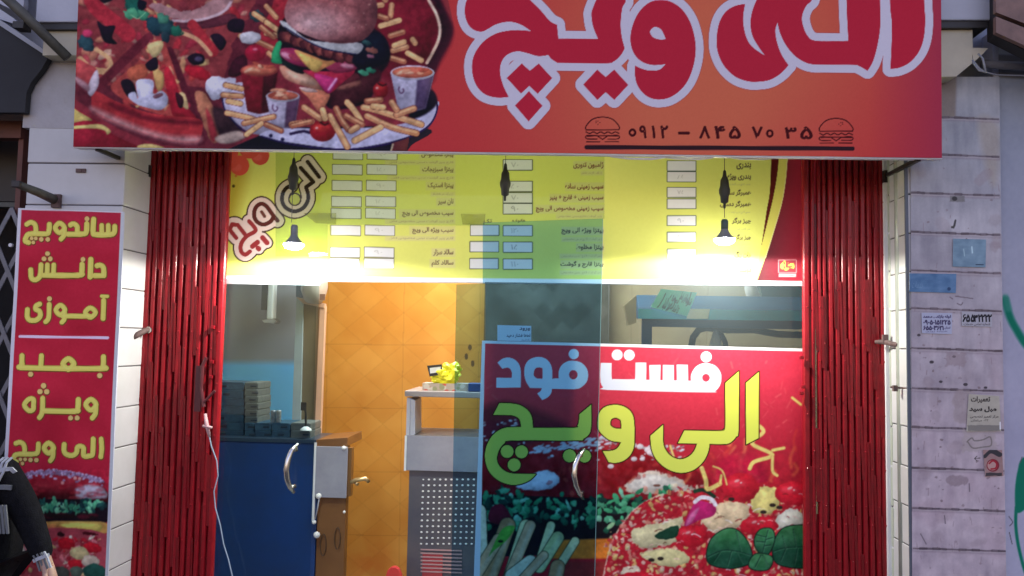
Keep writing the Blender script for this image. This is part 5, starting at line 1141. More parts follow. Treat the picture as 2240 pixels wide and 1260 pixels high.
fp = thing("fixed_glass_pane", "hazy fixed glass pane carrying the poster at the right", "window", loc=(PX(1400, 900, 3.49), 3.49, .1))
b = MB(); wb(b, 1052, 1790, 622, 1420, 3.486, .006); ups(b.build("pane", gl_fix), fp)
tr_ = thing("transom_glass", "greenish glass light above the doors in front of the yellow menu", "window", loc=(PX(900, 400, 3.47), 3.47, 1.9))
b = MB(); b.prism([P(603, 250, 3.47), P(1322, 250, 3.47), P(1322, 478, 3.47), P(1056, 487, 3.47), P(1056, 493, 3.47), P(716, 491, 3.47), P(716, 560, 3.47), P(603, 560, 3.47)][::-1], .005); ups(b.build("pane", gl_trans), tr_)
b = MB(); b.prism([P(664, 466, 3.475), P(735, 466, 3.475), P(735, 490, 3.475), P(690, 488, 3.475)][::-1], .004); b.prism([P(1008, 468, 3.475), P(1062, 468, 3.475), P(1060, 491, 3.475), P(1012, 491, 3.475)][::-1], .004)  # two olive film patches stand in for shade above the doors
ups(b.build("olive_shade_patch", glass_mat("olive_shade_film", (.62, .6, .35), .02)), tr_)

ps = paint_poster().build("door_poster", paint_mat("printed_window_vinyl", .35, .12)); tag(ps, "large printed door poster of burger and pizza with white and yellow lettering", "poster")
mn = thing("menu_board", "long yellow menu board with price boxes hanging behind the glass", "menu board", loc=tuple(P(1120, 600, 3.5)))
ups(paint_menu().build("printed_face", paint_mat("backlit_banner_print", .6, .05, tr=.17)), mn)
b = MB(); b.tube(pp([(440, 611.5), (1850, 626)], 3.507), .004, 8); ups(b.build("lower_batten", whitep, smooth=True), mn)

def note(name, label, quad, D, paint, cat="paper note", wh=(235, 235, 235), nx=90, ny=60, m=None, th=.0012):
    c = Canvas(quad, D, nx, ny, white=wh, wa=.8); paint(c)
    r = thing(name, label, cat, loc=tuple(P(quad[0][0], quad[0][1], D)))
    ups(c.build("printed_face", m or print_flat), r)
    b = MB(); b.prism(pp(quad, D + .0006)[::-1], th); ups(b.build("paper", whitep), r); return r
def pn1(c):
    c.fill((226, 230, 232)); c.text('ورود', 1136, 1160, 716, 724, (60, 60, 80), bold=.03); c.text('لطفا فشار دهید', 1108, 1160, 730, 739, (60, 70, 90), bold=.02); c.text('نکشید', 1140, 1160, 741, 746, (90, 90, 110))
note("door_note", "small paper note standing on the poster's top left edge", [(1088, 711), (1162, 713), (1162, 747), (1088, 745)], 3.479, pn1)
def pn2(c):
    c.fill((130, 232, 255)); dk = (20, 60, 90)
    for t, x0, x1, y0, y1 in (('سفارش شما', 1488, 1506, 640, 664), ('لطفا', 1470, 1486, 648, 662), ('صبر کنید', 1452, 1470, 640, 690), ('تا آماده', 1470, 1486, 665, 684), ('شود', 1500, 1512, 650, 672)): c.text(t, x0, x1, y0, y1, dk, bold=.04, rot=25)
    for q in ([(1456, 642), (1450, 655), (1442, 668), (1438, 672)], [(1478, 652), (1474, 668), (1466, 676)], [(1512, 640), (1508, 655), (1503, 667)]): c.stroke(q, 2.2, dk)
hood = thing("serving_hood", "dark blue metal hood on legs behind the glass above the poster", "hood", loc=tuple(P(1560, 720, 4.3)))
note("order_note", "bluish order sheet taped askew over the hood's front edge", [(1446, 632), (1525, 640), (1503, 692), (1423, 672)], 4.02, pn2)
hm = mat("hood_blue_metal", (.012, .09, .19), .5, spec=.2, c2=(.008, .06, .13))
b = MB(); v = [P(1392, 645, 4.5), P(1800, 650, 4.5), P(1800, 680, 4.05), P(1396, 675, 4.05), P(1396, 697, 4.05), P(1800, 702, 4.05), P(1800, 702, 4.5), P(1392, 697, 4.5)]
b.add(v, [[0, 3, 2, 1], [3, 4, 5, 2], [4, 7, 6, 5], [0, 7, 4, 3], [1, 2, 5, 6], [0, 1, 6, 7]]); ups(b.build("canopy", hm, bevel=.004), hood)
b = MB(); b.prism(pp([(1396, 675), (1800, 680), (1800, 703), (1396, 697)], 4.04)[::-1], .006); ups(b.build("front_lip", mat("hood_lip", (.05, .50, .80), .25, metal=.2, coat=.6)), hood)
b = MB(); b.prism(pp([(1506, 675.5), (1553, 676), (1549, 697.5), (1502, 697)], 4.035)[::-1], .004); ups(b.build("bulb_glint_patch", mat("glint_white", (.85, .9, .9), .3)), hood)  # white patch paints the bulb's highlight onto the lip
dbl = mat("dark_blue_steel", (.012, .06, .15), .4, metal=.2)
b = MB(); wb(b, 1403, 1425, 697, 1100, 4.12, .03); ups(b.build("leg", dbl), hood)
b = MB(); wb(b, 1425, 1810, 700, 718, 4.12, .03); ups(b.build("cross_rail", dbl), hood)
b = MB(); b.prism([P(1366, 668, 4.6), P(1392, 646, 4.6), P(1392, 706, 4.6), P(1374, 712, 4.6)][::-1], .1); ups(b.build("side_panel", mat("tan_side", (.34, .27, .14), .6)), hood)
b = MB(); b.prism([P(1660, 615, 4.9), P(1800, 615, 4.9), P(1800, 650, 4.9), P(1668, 650, 4.9)][::-1], .1); tag(b.build("wall_cabinet", mat("teal_cabinet", (.03, .10, .11), .4)), "dark teal cabinet end just under the menu at the right gate", "cabinet")
b = MB(); b.tube([P(1641, 612, 4.8), P(1642, 630, 4.8), P(1650, 655, 4.8)], [.035, .035, .04], 12); tag(b.build("flue_pipe", whitep, smooth=True), "short white flue pipe standing on the hood", "pipe")
b = MB(); b.tube([P(x, y, 4.3) for x, y in ((1512, 760), (1516, 738), (1528, 722), (1545, 717), (1590, 722), (1650, 722), (1700, 731), (1760, 733))], .018, 10); tag(b.build("gas_hose", mat("black_hose", (.02, .02, .025), .4), smooth=True), "thick black hose looping below the hood", "hose")
b = MB(); b.tube([P(x, y, 4.35) for x, y in ((1560, 716), (1575, 726), (1586, 748), (1590, 770))], .014, 10); tag(b.build("gas_hose", mat("grey_hose", (.08, .08, .10), .4), smooth=True), "short grey hose dropping beside the white cone below the hood", "hose")
q = P(1566, 765, 4.25); b = MB(); b.lathe(q, [(.045, -.05), (.04, 0), (.012, .095), (0, .1)], 20); tag(b.build("paper_cone", whitep, smooth=True), "white cone standing under the middle of the hood", "cone")

# ---------------- things in the room
ctr = thing("counter", "navy blue counter with brown cabinet end seen through the left glass", "counter", loc=tuple(P(600, 1100, 4.3)))
b = MB(); wb(b, 380, 688, 966, 1500, 4.3, .3); ups(b.build("front_panel", navy, bevel=.003), ctr)
b = MB(); wb(b, 380, 692, 958, 966, 4.29, .32); ups(b.build("worktop", mat("dark_worktop", (.03, .05, .08), .3)), ctr)
b = MB(); wb(b, 684.5, 690, 968, 1140, 4.285, .01); ups(b.build("white_edge_strip", whitep), ctr)
b = MB(); wb(b, 690, 752, 976, 1500, 4.31, .06); ups(b.build("cabinet_end", wood, bevel=.003), ctr)
b = MB(); b.prism(pp([(692, 962), (760, 957), (760, 976), (692, 977)], 4.288)[::-1], .32); ups(b.build("end_worktop", wood, bevel=.002), ctr)
b = MB(); wb(b, 690, 759, 977, 1089, 4.28, .01); ups(b.build("grey_drawer_front", grey, bevel=.002), ctr)
b = MB(); wb(b, 759, 768, 980, 1086, 4.30, .05); ups(b.build("drawer_side", mat("dark_wood", (.2, .09, .025), .4)), ctr)
b = MB(); b.tube([P(769, 1055, 4.26), P(778, 1050, 4.25), P(800, 1047, 4.25), P(807, 1054, 4.26)], .011, 8); b.tube([P(778, 1056, 4.25), P(783, 1060, 4.26)], .009, 6); b.build("brass_handle", brass, smooth=True).parent = [o for o in ctr.children if o.name.startswith("drawer_side")][0]
for x, y in ((707, 1192), (738, 1178)):
    b = MB(); q = P(x, y, 4.3); b.tube([q + Vector((.015 * math.cos(t), 0, .055 * math.sin(t))) for t in [i * math.pi / 8 for i in range(17)]], .003, 6, caps=False); ups(b.build("ring_pull", mat("dark_ring", (.08, .04, .02), .4), smooth=True), ctr)
for x, y, r in ((697, 1085, .016), (687, 1142, .012), (693, 1170, .018), (753, 1120, .008), (752, 980, .012)):
    b = MB(); q = P(x, y, 4.275); b.lathe(q, [(0, -r), (r * .8, -r * .6), (r, 0), (r * .8, r * .6), (0, r)], 10); ups(b.build("white_knob", whitep, smooth=True), ctr)
b = MB(); b.tube([P(698, 1090, 4.27), P(694, 1115, 4.27), P(690, 1135, 4.27)], .004, 6); ups(b.build("latch_cord", mat("grey_cord", (.3, .3, .36), .5), smooth=True), ctr)

# box stacks on the counter
bx_m = [mat("box_card_a", (.03, .09, .15), .6, c2=(.012, .035, .07), scale=38), mat("box_card_b", (.04, .11, .17), .6, c2=(.012, .04, .08), scale=34), mat("box_card_side", (.13, .13, .12), .7, c2=(.07, .08, .08), scale=30)]
def cbox(xl, xr, yt, yb, D, label, side=False):
    r = thing("food_box", label, "box", "printed boxes stacked on the counter", loc=tuple(P((xl + xr) / 2, yb, D)))
    b = MB(); wb(b, xl, xr, yt + 1, yb, D, .2, 0 if not side else 0); ups(b.build("carton", bx_m[2 if side else random.randrange(2)], bevel=.003), r); ct_ = r.children[0]
    b = MB(); wb(b, xl + 2, xr - 2, yt + .0, yt + 3, D - .004, .2); ups(b.build("lid", mat("box_lid", (.16, .17, .16), .6) if side else bx_m[1], bevel=.001), ct_).matrix_parent_inverse = Matrix()
    b = MB(); xm = xl + (xr - xl) * random.uniform(.3, .6); wb(b, xm, xm + 14, yt + 7, yb - 5, D - .006, .01); ups(b.build("hand_hole", mat("box_dark", (.008, .02, .04), .8), bevel=.002), ct_).matrix_parent_inverse = Matrix()
ords = ["bottom", "second", "third", "fourth", "fifth", "sixth", "top"]
for k in range(7):
    y1_ = 958 - k * 17.6; cbox(430, 533 + random.uniform(-2, 2), y1_ - 17.2, y1_, 4.4, f"{ords[k]} blue printed box of the tall stack beside the left gate")
for k in range(6):
    y1_ = 926 - k * 15; cbox(535, 564 + random.uniform(-1, 1), y1_ - 14.6, y1_, 4.38, f"{(ords[:5] + ['top'])[k]} brownish box in the narrow stack right of the tall blue one", True)
for k, (a_, c_) in enumerate(((535, 555), (557, 592), (594, 634), (636, 679))):
    for r_ in range(2):
        y1_ = 958 - r_ * 16.5; cbox(a_, c_, y1_ - 16, y1_, 4.36, f"{['lower', 'upper'][r_]} small box in the {['leftmost', 'second', 'third', 'rightmost'][k]} pair of the low row", k == 3)
for i, x in enumerate((597, 609)):
    q = P(x, 924, 4.36); b = MB(); b.lathe(q, [(0, 0), (.013, 0), (.014, .005), (.0135, .055), (.014, .06), (.012, .064), (0, .064)], 16)
    tag(b.build("drink_can", mat("tin" + str(i), ((.30, .34, .38), (.40, .42, .42))[i], .3, metal=.6, var=.5, scale=60), smooth=True), ("bluish tin can left of its twin on the low row of boxes", "silver tin can right of its twin on the low row of boxes")[i], "can", "tin cans on the boxes")
cup_ = thing("aluminium_cupboard", "aluminium framed cupboard with brown panel beside the orange wall", "cupboard", loc=tuple(P(680, 900, 4.9)))
fr2 = mat("grey_frame", (.42, .46, .48), .4); fr3 = mat("orange_lit_frame", (.62, .40, .28), .4)  # second frame colour has the orange room light painted in
b = MB(); b.prism(pp([(648, 650), (663, 652), (655, 1000), (636, 1000)], 4.9)[::-1], .04); ups(b.build("left_stile", fr2), cup_)
b = MB(); b.prism(pp([(648, 650), (710, 664), (710, 674), (663, 664)], 4.895)[::-1], .04); ups(b.build("top_frame", fr3), cup_)
b = MB(); b.prism(pp([(700, 668), (711, 670), (698, 1000), (686, 1000)], 4.9)[::-1], .04); ups(b.build("right_stile", fr3), cup_)
b = MB(); b.prism(pp([(663, 664), (692, 668), (684, 1000), (655, 1000)], 4.92)[::-1], .02); ups(b.build("brown_panel", mat("bronze_panel", (.22, .16, .10), .3)), cup_)
b = MB(); b.prism(pp([(692, 668), (701, 670), (688, 1000), (684, 1000)], 4.915)[::-1], .02); ups(b.build("inner_edge", mat("tan_frame", (.42, .26, .16), .4)), cup_)
wh = thing("wall_fan", "small grey and beige wall fan on top of the cupboard under the menu", "fan", loc=tuple(P(695, 640, 4.8)))
q = P(690, 632, 4.85); b = MB(); b.tube([q + Vector((-.05, 0, .02)), q + Vector((-.01, -.02, 0)), q + Vector((.045, -.03, -.01)), q + Vector((.065, -.03, -.015))], [.05, .09, .085, .05], 16); ups(b.build("fan_body", mat("beige_plastic", (.5, .42, .36), .4), smooth=True), wh)
b = MB(); q2 = P(705, 650, 4.74); b.box(q2.x - .015, q2.x + .015, q2.y, q2.y + .01, q2.z - .018, q2.z + .018); ups(b.build("fan_switch", mat("brown_switch", (.25, .15, .11), .5)), wh)
b = MB(); wb(b, 648, 678, 600, 650, 4.95, .1); ups(b.build("fan_mount", mat("slate", (.05, .07, .09), .5)), wh)
du = thing("wall_duct", "white vertical duct with flared end hanging on the painted wall", "duct", loc=tuple(P(590, 700, 5.0)))
b = MB(); wb(b, 585, 598, 560, 698, 5.0, .08); ups(b.build("duct_pipe", whitep, bevel=.01), du)
b = MB(); wb(b, 573, 585, 560, 678, 5.03, .05); ups(b.build("duct_side", mat("duct_shade", (.10, .11, .12), .5)), du)
b = MB(); b.prism(pp([(572, 700), (598, 696), (606, 703), (600, 709), (578, 706)], 4.98)[::-1], .08); ups(b.build("flange", steel, bevel=.004), du)
sd_ = thing("desk_stand", "small black stand with a white foot beside the cupboard", "stand", loc=tuple(P(668, 940, 4.33)))
b = MB(); b.box(*[v for v in (PX(658, 888, 4.33), PX(670, 888, 4.33), 4.33, 4.34, PZ(664, 898, 4.33), PZ(664, 880, 4.33))]); b.tube([P(667, 890, 4.335), P(669, 905, 4.335), P(669, 934, 4.335)], .006, 8); ups(b.build("arm", black), sd_)
q = P(669, 941, 4.33); b = MB(); b.lathe(q, [(.03, 0), (.028, .008), (.012, .018), (0, .02)], 16); ups(b.build("foot", whitep, smooth=True), sd_)

# right: serving cabinet
sc_ = thing("display_cabinet", "grey metal cabinet with perforated front behind the poster's left edge", "cabinet", loc=tuple(P(980, 1100, 4.2)))
b = MB(); wb(b, 885, 1110, 857, 870, 4.18, .42); ups(b.build("top_shelf", mat("pale_top", (.30, .27, .28), .3), bevel=.004), sc_)
b = MB(); wb(b, 889, 897, 870, 955, 4.2, .04); b.prism(pp([(897, 870), (908, 876), (908, 950), (900, 955), (897, 955)], 4.205)[::-1], .2); ups(b.build("glass_post", mat("pale_post", (.5, .5, .58), .3)), sc_)
b = MB(); wb(b, 886, 1110, 955, 1032, 4.19, .4); ups(b.build("drawer_band", grey, bevel=.002), sc_)
b = MB(); wb(b, 884.5, 889, 953, 1030, 4.186, .01); ups(b.build("bright_edge", whitep), sc_)
b = MB(); wb(b, 889, 1110, 1032, 1500, 4.22, .4); ups(b.build("perforated_panel", mat("dark_steel", (.10, .10, .13), .35, metal=.4, c2=(.16, .15, .16), scale=5)), sc_)
b = MB()
for i in range(15):
    for j in range(12):
        q = P(926 + i * 12.3 - j * .45, 1049 + j * 12.8, 4.215); r = .0065 if i + j else .005; b.add([(q.x + r * math.cos(t), q.y, q.z + r * math.sin(t) * .8) for t in [k * math.pi / 4 for k in range(8)]] + [(q.x, q.y - .003, q.z)], [[k, 8, (k + 1) % 8] for k in range(8)])
o = ups(b.build("hole_rows", mat("light_holes", (.8, .8, .8), .3)), sc_); o['kind'] = 'stuff'
b = MB()
for j in range(7): wb(b, 920, 1010, 1202 + j * 8, 1205 + j * 8, 4.212, .004)
ups(b.build("lower_grille", mat("grille", (.5, .3, .3), .4)), sc_)
b = MB(); wb(b, 924, 968, 1210, 1270, 4.214, .002); ups(b.build("red_crate_behind_grille", mat("red_soft", (.4, .04, .05), .5)), sc_)
tb = thing("tissue_box", "small patterned tissue box under the yellow bag", "box", loc=tuple(P(970, 856, 4.25)))
def ptb(c):
    c.fill((176, 160, 150)); rs = np.random.RandomState(2)
    for i in range(20): c.dot(rs.uniform(925, 1022), rs.uniform(838, 858), rs.uniform(3, 7), ((150, 150, 120), (190, 90, 80), (200, 190, 180))[i % 3])
c = Canvas([(924, 839), (1021, 839), (1021, 857), (924, 857)], 4.24, 60, 14); ptb(c); ups(c.build("printed_front", print_flat), tb)
b = MB(); wb(b, 924, 1021, 839, 857, 4.242, .12); ups(b.build("carton", mat("tissue_card", (.4, .36, .33), .6)), tb)
bb = thing("yellow_bag", "crumpled bright yellow bag with a black and white tag on the cabinet top", "bag", loc=tuple(P(975, 838, 4.26)))
bm = bmesh.new(); bmesh.ops.create_icosphere(bm, subdivisions=4, radius=1)
from mathutils import noise as mn_
q = P(980, 818, 4.28)
for v in bm.verts:
    n_ = mn_.noise(v.co * 1.7) * .45 + mn_.noise(v.co * 4.2) * .25; s_ = 1 + n_
    a_ = v.co.copy(); v.co = Vector((q.x + a_.x * .078 * s_, q.y + a_.y * .05 * s_, q.z + a_.z * .048 * s_ + .018 * max(0, a_.x * .4 + .3) - (.01 if a_.z < 0 else 0)))
me = bpy.data.meshes.new("bag_film"); bm.to_mesh(me); bm.free(); me.materials.append(mat("yellow_film", (.85, .78, .03), .3, c2=(.62, .55, .02), scale=20)); o = bpy.data.objects.new("bag_film", me); link(o); ups(o, bb)
b = MB(); b.prism(pp([(934, 800), (966, 797), (968, 818), (940, 824)], 4.235)[::-1], .01); ups(b.build("black_tag", black), bb)
b = MB(); b.prism(pp([(940, 805), (964, 802), (963, 814), (941, 817)], 4.23)[::-1], .004); b.build("white_label", whitep).parent = bb.children[-1]
b = MB(); wb(b, 1024, 1052, 839, 857, 4.2, .1); tag(b.build("cash_box", navy, bevel=.004), "little navy box right of the yellow bag at the poster edge", "box")
b = MB(); b.prism(pp([(842, 1500), (843, 1262), (847, 1248), (856, 1240), (866, 1239), (874, 1246), (879, 1260), (882, 1500)], 4.0)[::-1], .025)
tag(b.build("chair_back", mat("red_plastic", (.7, .05, .04), .3), bevel=.006), "top of a red plastic chair at the bottom edge", "chair")

# ================================================================ pendant lamps
bulb_em = emit_mat("lit_bulb", (1, .98, .9), 60)
skirt = mat("bulb_skirt_grey", (.22, .24, .26), .4)
conn = mat("socket_grey", (.05, .055, .055), .5)
def pendant(x, ytop, ybulb, label, lit=True, dark_skirt=False, D=3.30):
    t = thing("pendant_lamp", label, "lamp", "lamps hanging in front of the menu", loc=tuple(P(x, ybulb, D)))
    q = P(x, ytop, D); zt = 2.55
    b = MB(); zb = P(x, ybulb - 40, D).z if lit else q.z - .1
    b.tube([(q.x, D, zt), (q.x, D, zb)], .0014, 6); ups(b.build("cord", conn), t)
    b = MB(); b.lathe((q.x, D, q.z), [(.002, .006), (.006, 0), (.008, -.02), (.016, -.035), (.018, -.06), (.0225, -.075), (.0215, -.088), (.017, -.1), (.015, -.125), (.005, -.13), (.0045, -.148), (0, -.15)], 18); ups(b.build("cord_connector", conn, smooth=True), t)
    if not lit: return t
    c = P(x, ybulb, D)
    b = MB(); b.lathe((c.x, D, c.z), [(.0, .068), (.010, .066), (.0145, .058), (.0145, .030), (.013, .026)], 18); ups(b.build("bulb_holder", mat("holder_green", (.05, .10, .08), .4) if dark_skirt else skirt, smooth=True), t)
    R_ = .040
    b = MB(); b.lathe((c.x, D, c.z), [(.013, .028), (.017, .016), (.026, .004), (R_, -.012)], 24); sk = ups(b.build("bulb_skirt", skirt, smooth=True), t)
    b = MB(); b.lathe((c.x, D, c.z), [(R_, -.012), (R_ + .001, -.018), (R_ * .85, -.028), (R_ * .5, -.034), (0, -.036)], 24); b.build("bulb_dome", bulb_em, smooth=True).parent = sk
    l = bpy.data.lights.new("bulb_light", 'SPOT'); l.energy = BULB; l.spot_size = R(178); l.spot_blend = .12; l.shadow_soft_size = .02; l.color = (1, .97, .88)
    lo = bpy.data.objects.new("bulb_light", l); lo.location = (c.x, D, c.z - .045); link(lo); ups(lo, t); return t
BULB = 11
pendant(643, 348, 527, "lit pendant bulb hanging before the tilted logo at the left of the menu")
pendant(1585, 375, 516, "lit pendant bulb with dark holder hanging over the right price column", dark_skirt=True)
pendant(1106, 360, 0, "unlit bare lamp connector hanging over the middle price column", lit=False)
# added lamp out of view, lights the room and the menu from behind
cl = thing("added_room_lamp", "added square ceiling lamp out of view, lighting the room and the menu from behind", "lamp", loc=(-.5, 4.5, 2.7))
o = MB().box(-.9, .3, 4.2, 4.8, 2.70, 2.745).build("added_glow_panel", emit_mat("added_lamp_glow", (1, .95, .85), 5)); ups(o, cl)
l = bpy.data.lights.new("added_room_light", 'AREA'); l.energy = 9.5; l.size = 1.2; l.shape = 'RECTANGLE'; l.size_y = .6; l.color = (1, .95, .87)
lo = bpy.data.objects.new("added_room_light", l); lo.location = (-.3, 4.4, 2.69); link(lo); ups(lo, cl)

# ================================================================ stickers on the right pier
DS = 3.186; WH = (182, 178, 196)
def s_blue(a, b_):
    def f(c):
        c.fill(a); c.C += (vnoise(c.X, c.Y, 14, 3) - .5)[..., None] * 26; c.C += (vnoise(c.X * .5, c.Y * 2, 9, 7) - .5)[..., None] * 14; b_(c)
    return f
note("faded_sticker", "faded blue square sticker high on the right pier", [(2085, 522), (2157, 524), (2156, 585), (2084, 583)], DS, s_blue((104, 124, 150), lambda c: (c.line(2108, 545, 2110, 560, 2, (140, 160, 180)), c.line(2126, 540, 2127, 553, 3, (160, 180, 200)), c.line(2135, 579, 2151, 579, 2, (40, 50, 70)))), "sticker", WH)
note("faded_sticker", "wide faded blue strip sticker on the left side of the right pier", [(1989, 598), (2092, 599), (2091, 641), (1989, 638)], DS, s_blue((78, 104, 144), lambda c: (c.text('خدمات', 1995, 2020, 615, 630, (100, 124, 160)), c.dot(2076, 632, 4, (50, 66, 100)))), "sticker", WH)
def s_ph1(c):
    c.fill((148, 148, 178)); ink = (54, 46, 78)
    c.text('لوله بازکنی محمد', 2019, 2080, 689, 697, ink, bold=.05); c.text('۰۹۰۵۰۱۵۱۲۲۵', 2020, 2079, 700, 710, ink, bold=.012, thick=.5); c.text('۶۵۵۰۳۶۲۱', 2020, 2064, 712, 722, ink, bold=.012, thick=.5); c.text('تهران', 2066, 2079, 714, 720, ink, bold=.03); c.text('شبانه روزی', 2025, 2072, 723, 727, ink)
note("phone_sticker", "white sticker with two rows of dark phone digits, left of the bold one", [(2016, 684), (2083, 685), (2082, 731), (2017, 729)], DS, s_ph1, "sticker", WH, 130, 90)
def s_ph2(c):
    c.fill((146, 142, 160)); ink = (32, 30, 38)
    for i, (ch, x) in enumerate(zip('۶۵۵۳۲۲۲۲', (2106, 2114, 2124, 2131, 2140, 2147, 2155, 2162))): c.text(ch, x, x + 7.5, 688, 704, ink, bold=.012, thick=.6)
    c.text('شماره تماس خدمات', 2108, 2166, 706, 713, (70, 64, 74), bold=.02)
note("phone_sticker", "bold black phone number sticker right of the two row one", [(2104, 681), (2170, 683), (2170, 715), (2104, 713)], DS, s_ph2, "sticker", WH, 130, 70)
def s_rep(c):
    c.fill((150, 142, 140)); c.C += (vnoise(c.X, c.Y, 9, 3) - .5)[..., None] * 16; ink = (34, 30, 34)
    c.text('تعمیرات', 2124, 2166, 867, 882, ink, bold=.03); c.text('مبل سید', 2120, 2180, 889, 902, ink, bold=.05); c.text('مرکز تعمیر تخصصی', 2122, 2184, 908, 915, ink, bold=.01); c.text('۲۲۰ مبلمان', 2124, 2162, 917, 923, ink)
    c.poly(rect(2116, 930, 2187, 943), (112, 106, 108), rag=2); c.line(2188, 924, 2188, 938, 3, (200, 200, 210))
note("repair_sticker", "beige repair advert sticker with black lettering on the right pier", [(2119, 862), (2186, 866), (2190, 943), (2114, 944)], DS, s_rep, "sticker", WH, 130, 140)
def s_red(c):
    c.fill((132, 104, 110)); c.C += (vnoise(c.X, c.Y, 7, 3) - .5)[..., None] * 20
    c.poly([(2150, 998), (2170, 982), (2192, 992), (2186, 1000), (2168, 992), (2156, 1002)], (54, 50, 58)); c.dot(2172, 1018, 14, (110, 40, 52)); c.dot(2171, 1018, 11, (156, 120, 124)); c.stroke([(2164, 1014), (2172, 1008), (2180, 1014), (2178, 1024), (2168, 1026)], 3.4, (136, 36, 50)); c.poly(rect(2156, 1034, 2192, 1041), (62, 56, 62), rag=1.5)
note("small_sticker", "small torn reddish sticker with a round mark at the pier's right edge", [(2150, 984), (2192, 984), (2195, 1041), (2155, 1043)], DS, s_red, "sticker", WH, 80, 100)

# ================================================================ person at the lower left
def skin(name, verts, edges, radii, m, parent, sub=2, root=0):
    me = bpy.data.meshes.new(name); me.from_pydata(verts, edges, []); me.update()
    o = bpy.data.objects.new(name, me); link(o, parent); me.materials.append(m)
    o.modifiers.new('skin', 'SKIN'); sv = me.skin_vertices[0].data if me.skin_vertices else None
    if sv is None:
        bm = bmesh.new(); bm.from_mesh(me); bm.verts.layers.skin.verify(); bm.to_mesh(me); bm.free(); sv = me.skin_vertices[0].data
    for i, r in enumerate(radii):
        sv[i].radius = (r, r) if not isinstance(r, tuple) else r; sv[i].use_root = (i == root)
    s_ = o.modifiers.new('sub', 'SUBSURF'); s_.levels = sub; s_.render_levels = sub
    o.modifiers['skin'].use_smooth_shade = True
    return o
DP = 2.85
sh_ = P(14, 1034, DP)                                # right shoulder joint
k = 1.37 / 1.75
bx = sh_.x - .165; fz = .12
pe = thing("person", "person in a dark sweater with pale striped shoulder and cuff, arm hanging", "person", loc=(bx, DP + .02, fz))
skin_m = mat("skin", (.42, .25, .18), .5); sweater = mat("dark_knit", (.010, .010, .013), .95, c2=(.005, .005, .006), scale=60, bump=.3, bscale=200, spec=.1)
el = P(62, 1130, DP); wr = P(101, 1232, DP - .02); shz = sh_.z; H = (shz - fz) / .815
def z_(f): return fz + H * f
Y0 = DP + .02
V = [(bx, Y0, z_(.53)), (bx, Y0, z_(.62)), (bx, Y0, z_(.72)), (bx, Y0 + .01, z_(.80)), (bx, Y0, z_(.85)), (bx, Y0 - .005, z_(.885)), (bx, Y0 - .01, z_(.93)), (bx, Y0, z_(.975)),
     tuple(sh_), tuple(el), tuple(wr), (bx - .155, Y0, shz), (bx - .20, Y0, z_(.62)), (bx - .21, Y0 - .04, z_(.49)),
     (bx + .075, Y0, z_(.49)), (bx + .08, Y0, z_(.28)), (bx + .085, Y0 + .01, z_(.05)), (bx + .09, Y0 + .09, z_(.02)),
     (bx - .075, Y0, z_(.49)), (bx - .08, Y0, z_(.28)), (bx - .085, Y0 + .01, z_(.05)), (bx - .09, Y0 + .09, z_(.02))]
E_ = [(0, 1), (1, 2), (2, 3), (3, 4), (4, 5), (5, 6), (6, 7), (3, 8), (8, 9), (9, 10), (3, 11), (11, 12), (12, 13), (0, 14), (14, 15), (15, 16), (16, 17), (0, 18), (18, 19), (19, 20), (20, 21)]
Rr = [.10, .092, .10, .08, .042, .055, .078, .06, .040, .031, .022, .040, .031, .022, .062, .042, .03, .028, .062, .042, .03, .028]
# right hand: palm and five fingers join the body at the wrist
d_ = (Vector(wr) - Vector(el)).normalized(); sidev = Vector((0, 1, 0)); base_i = 10
pm = Vector(wr) + d_ * .045; V.append(tuple(pm)); Rr.append(.021); E_.append((10, 22))
for i, (off, L) in enumerate(((-.021, .052), (-.007, .060), (.007, .056), (.020, .045))):
    a_ = pm + d_ * .026 + sidev * off; m1 = a_ + d_ * L * .5 + Vector((-.004, 0, -.002)); m2 = a_ + d_ * L + Vector((-.016, 0, .0))
    n0 = len(V); V += [tuple(a_), tuple(m1), tuple(m2)]; Rr += [.0078, .007, .0058]; E_ += [(22, n0), (n0, n0 + 1), (n0 + 1, n0 + 2)]
th_ = Vector(wr) + d_ * .02 - sidev * .018; n0 = len(V); t2 = th_ + d_ * .028 - sidev * .016; t3 = t2 + d_ * .026 - sidev * .002
V += [tuple(th_), tuple(t2), tuple(t3)]; Rr += [.010, .0085, .007]; E_ += [(10, n0), (n0, n0 + 1), (n0 + 1, n0 + 2)]
loc = Vector(pe.location)
def rel(vs): return [tuple(Vector(v) - loc) for v in vs]
skin("body", rel(V), E_, Rr, skin_m, pe)
# sweater: torso and sleeves, a bit larger than the body
SV = [(bx, Y0, z_(.47)), V[1], V[2], V[3], (bx, Y0, z_(.845)), tuple(sh_ + Vector((-.012, 0, .0))), tuple((Vector(sh_) + Vector(el)) / 2), tuple(el), tuple((Vector(el) * .45 + Vector(wr) * .55)), tuple(Vector(wr) - d_ * .004), V[11], V[12], tuple(Vector(V[13]))]
SE = [(0, 1), (1, 2), (2, 3), (3, 4), (3, 5), (5, 6), (6, 7), (7, 8), (8, 9), (3, 10), (10, 11), (11, 12)]
swt = skin("sweater", rel(SV), SE, [.225, .21, .17, .10, .055, .060, .056, .050, .042, .036, .060, .05, .036], sweater, pe)
TV = [(bx, Y0, z_(.54)), V[14], V[15], V[16], V[18], V[19], V[20]]
skin("trousers", rel(TV), [(0, 1), (1, 2), (2, 3), (0, 4), (4, 5), (5, 6)], [.15, .10, .07, .055, .10, .07, .055], mat("dark_denim", (.006, .006, .009), .9, spec=.1), pe)
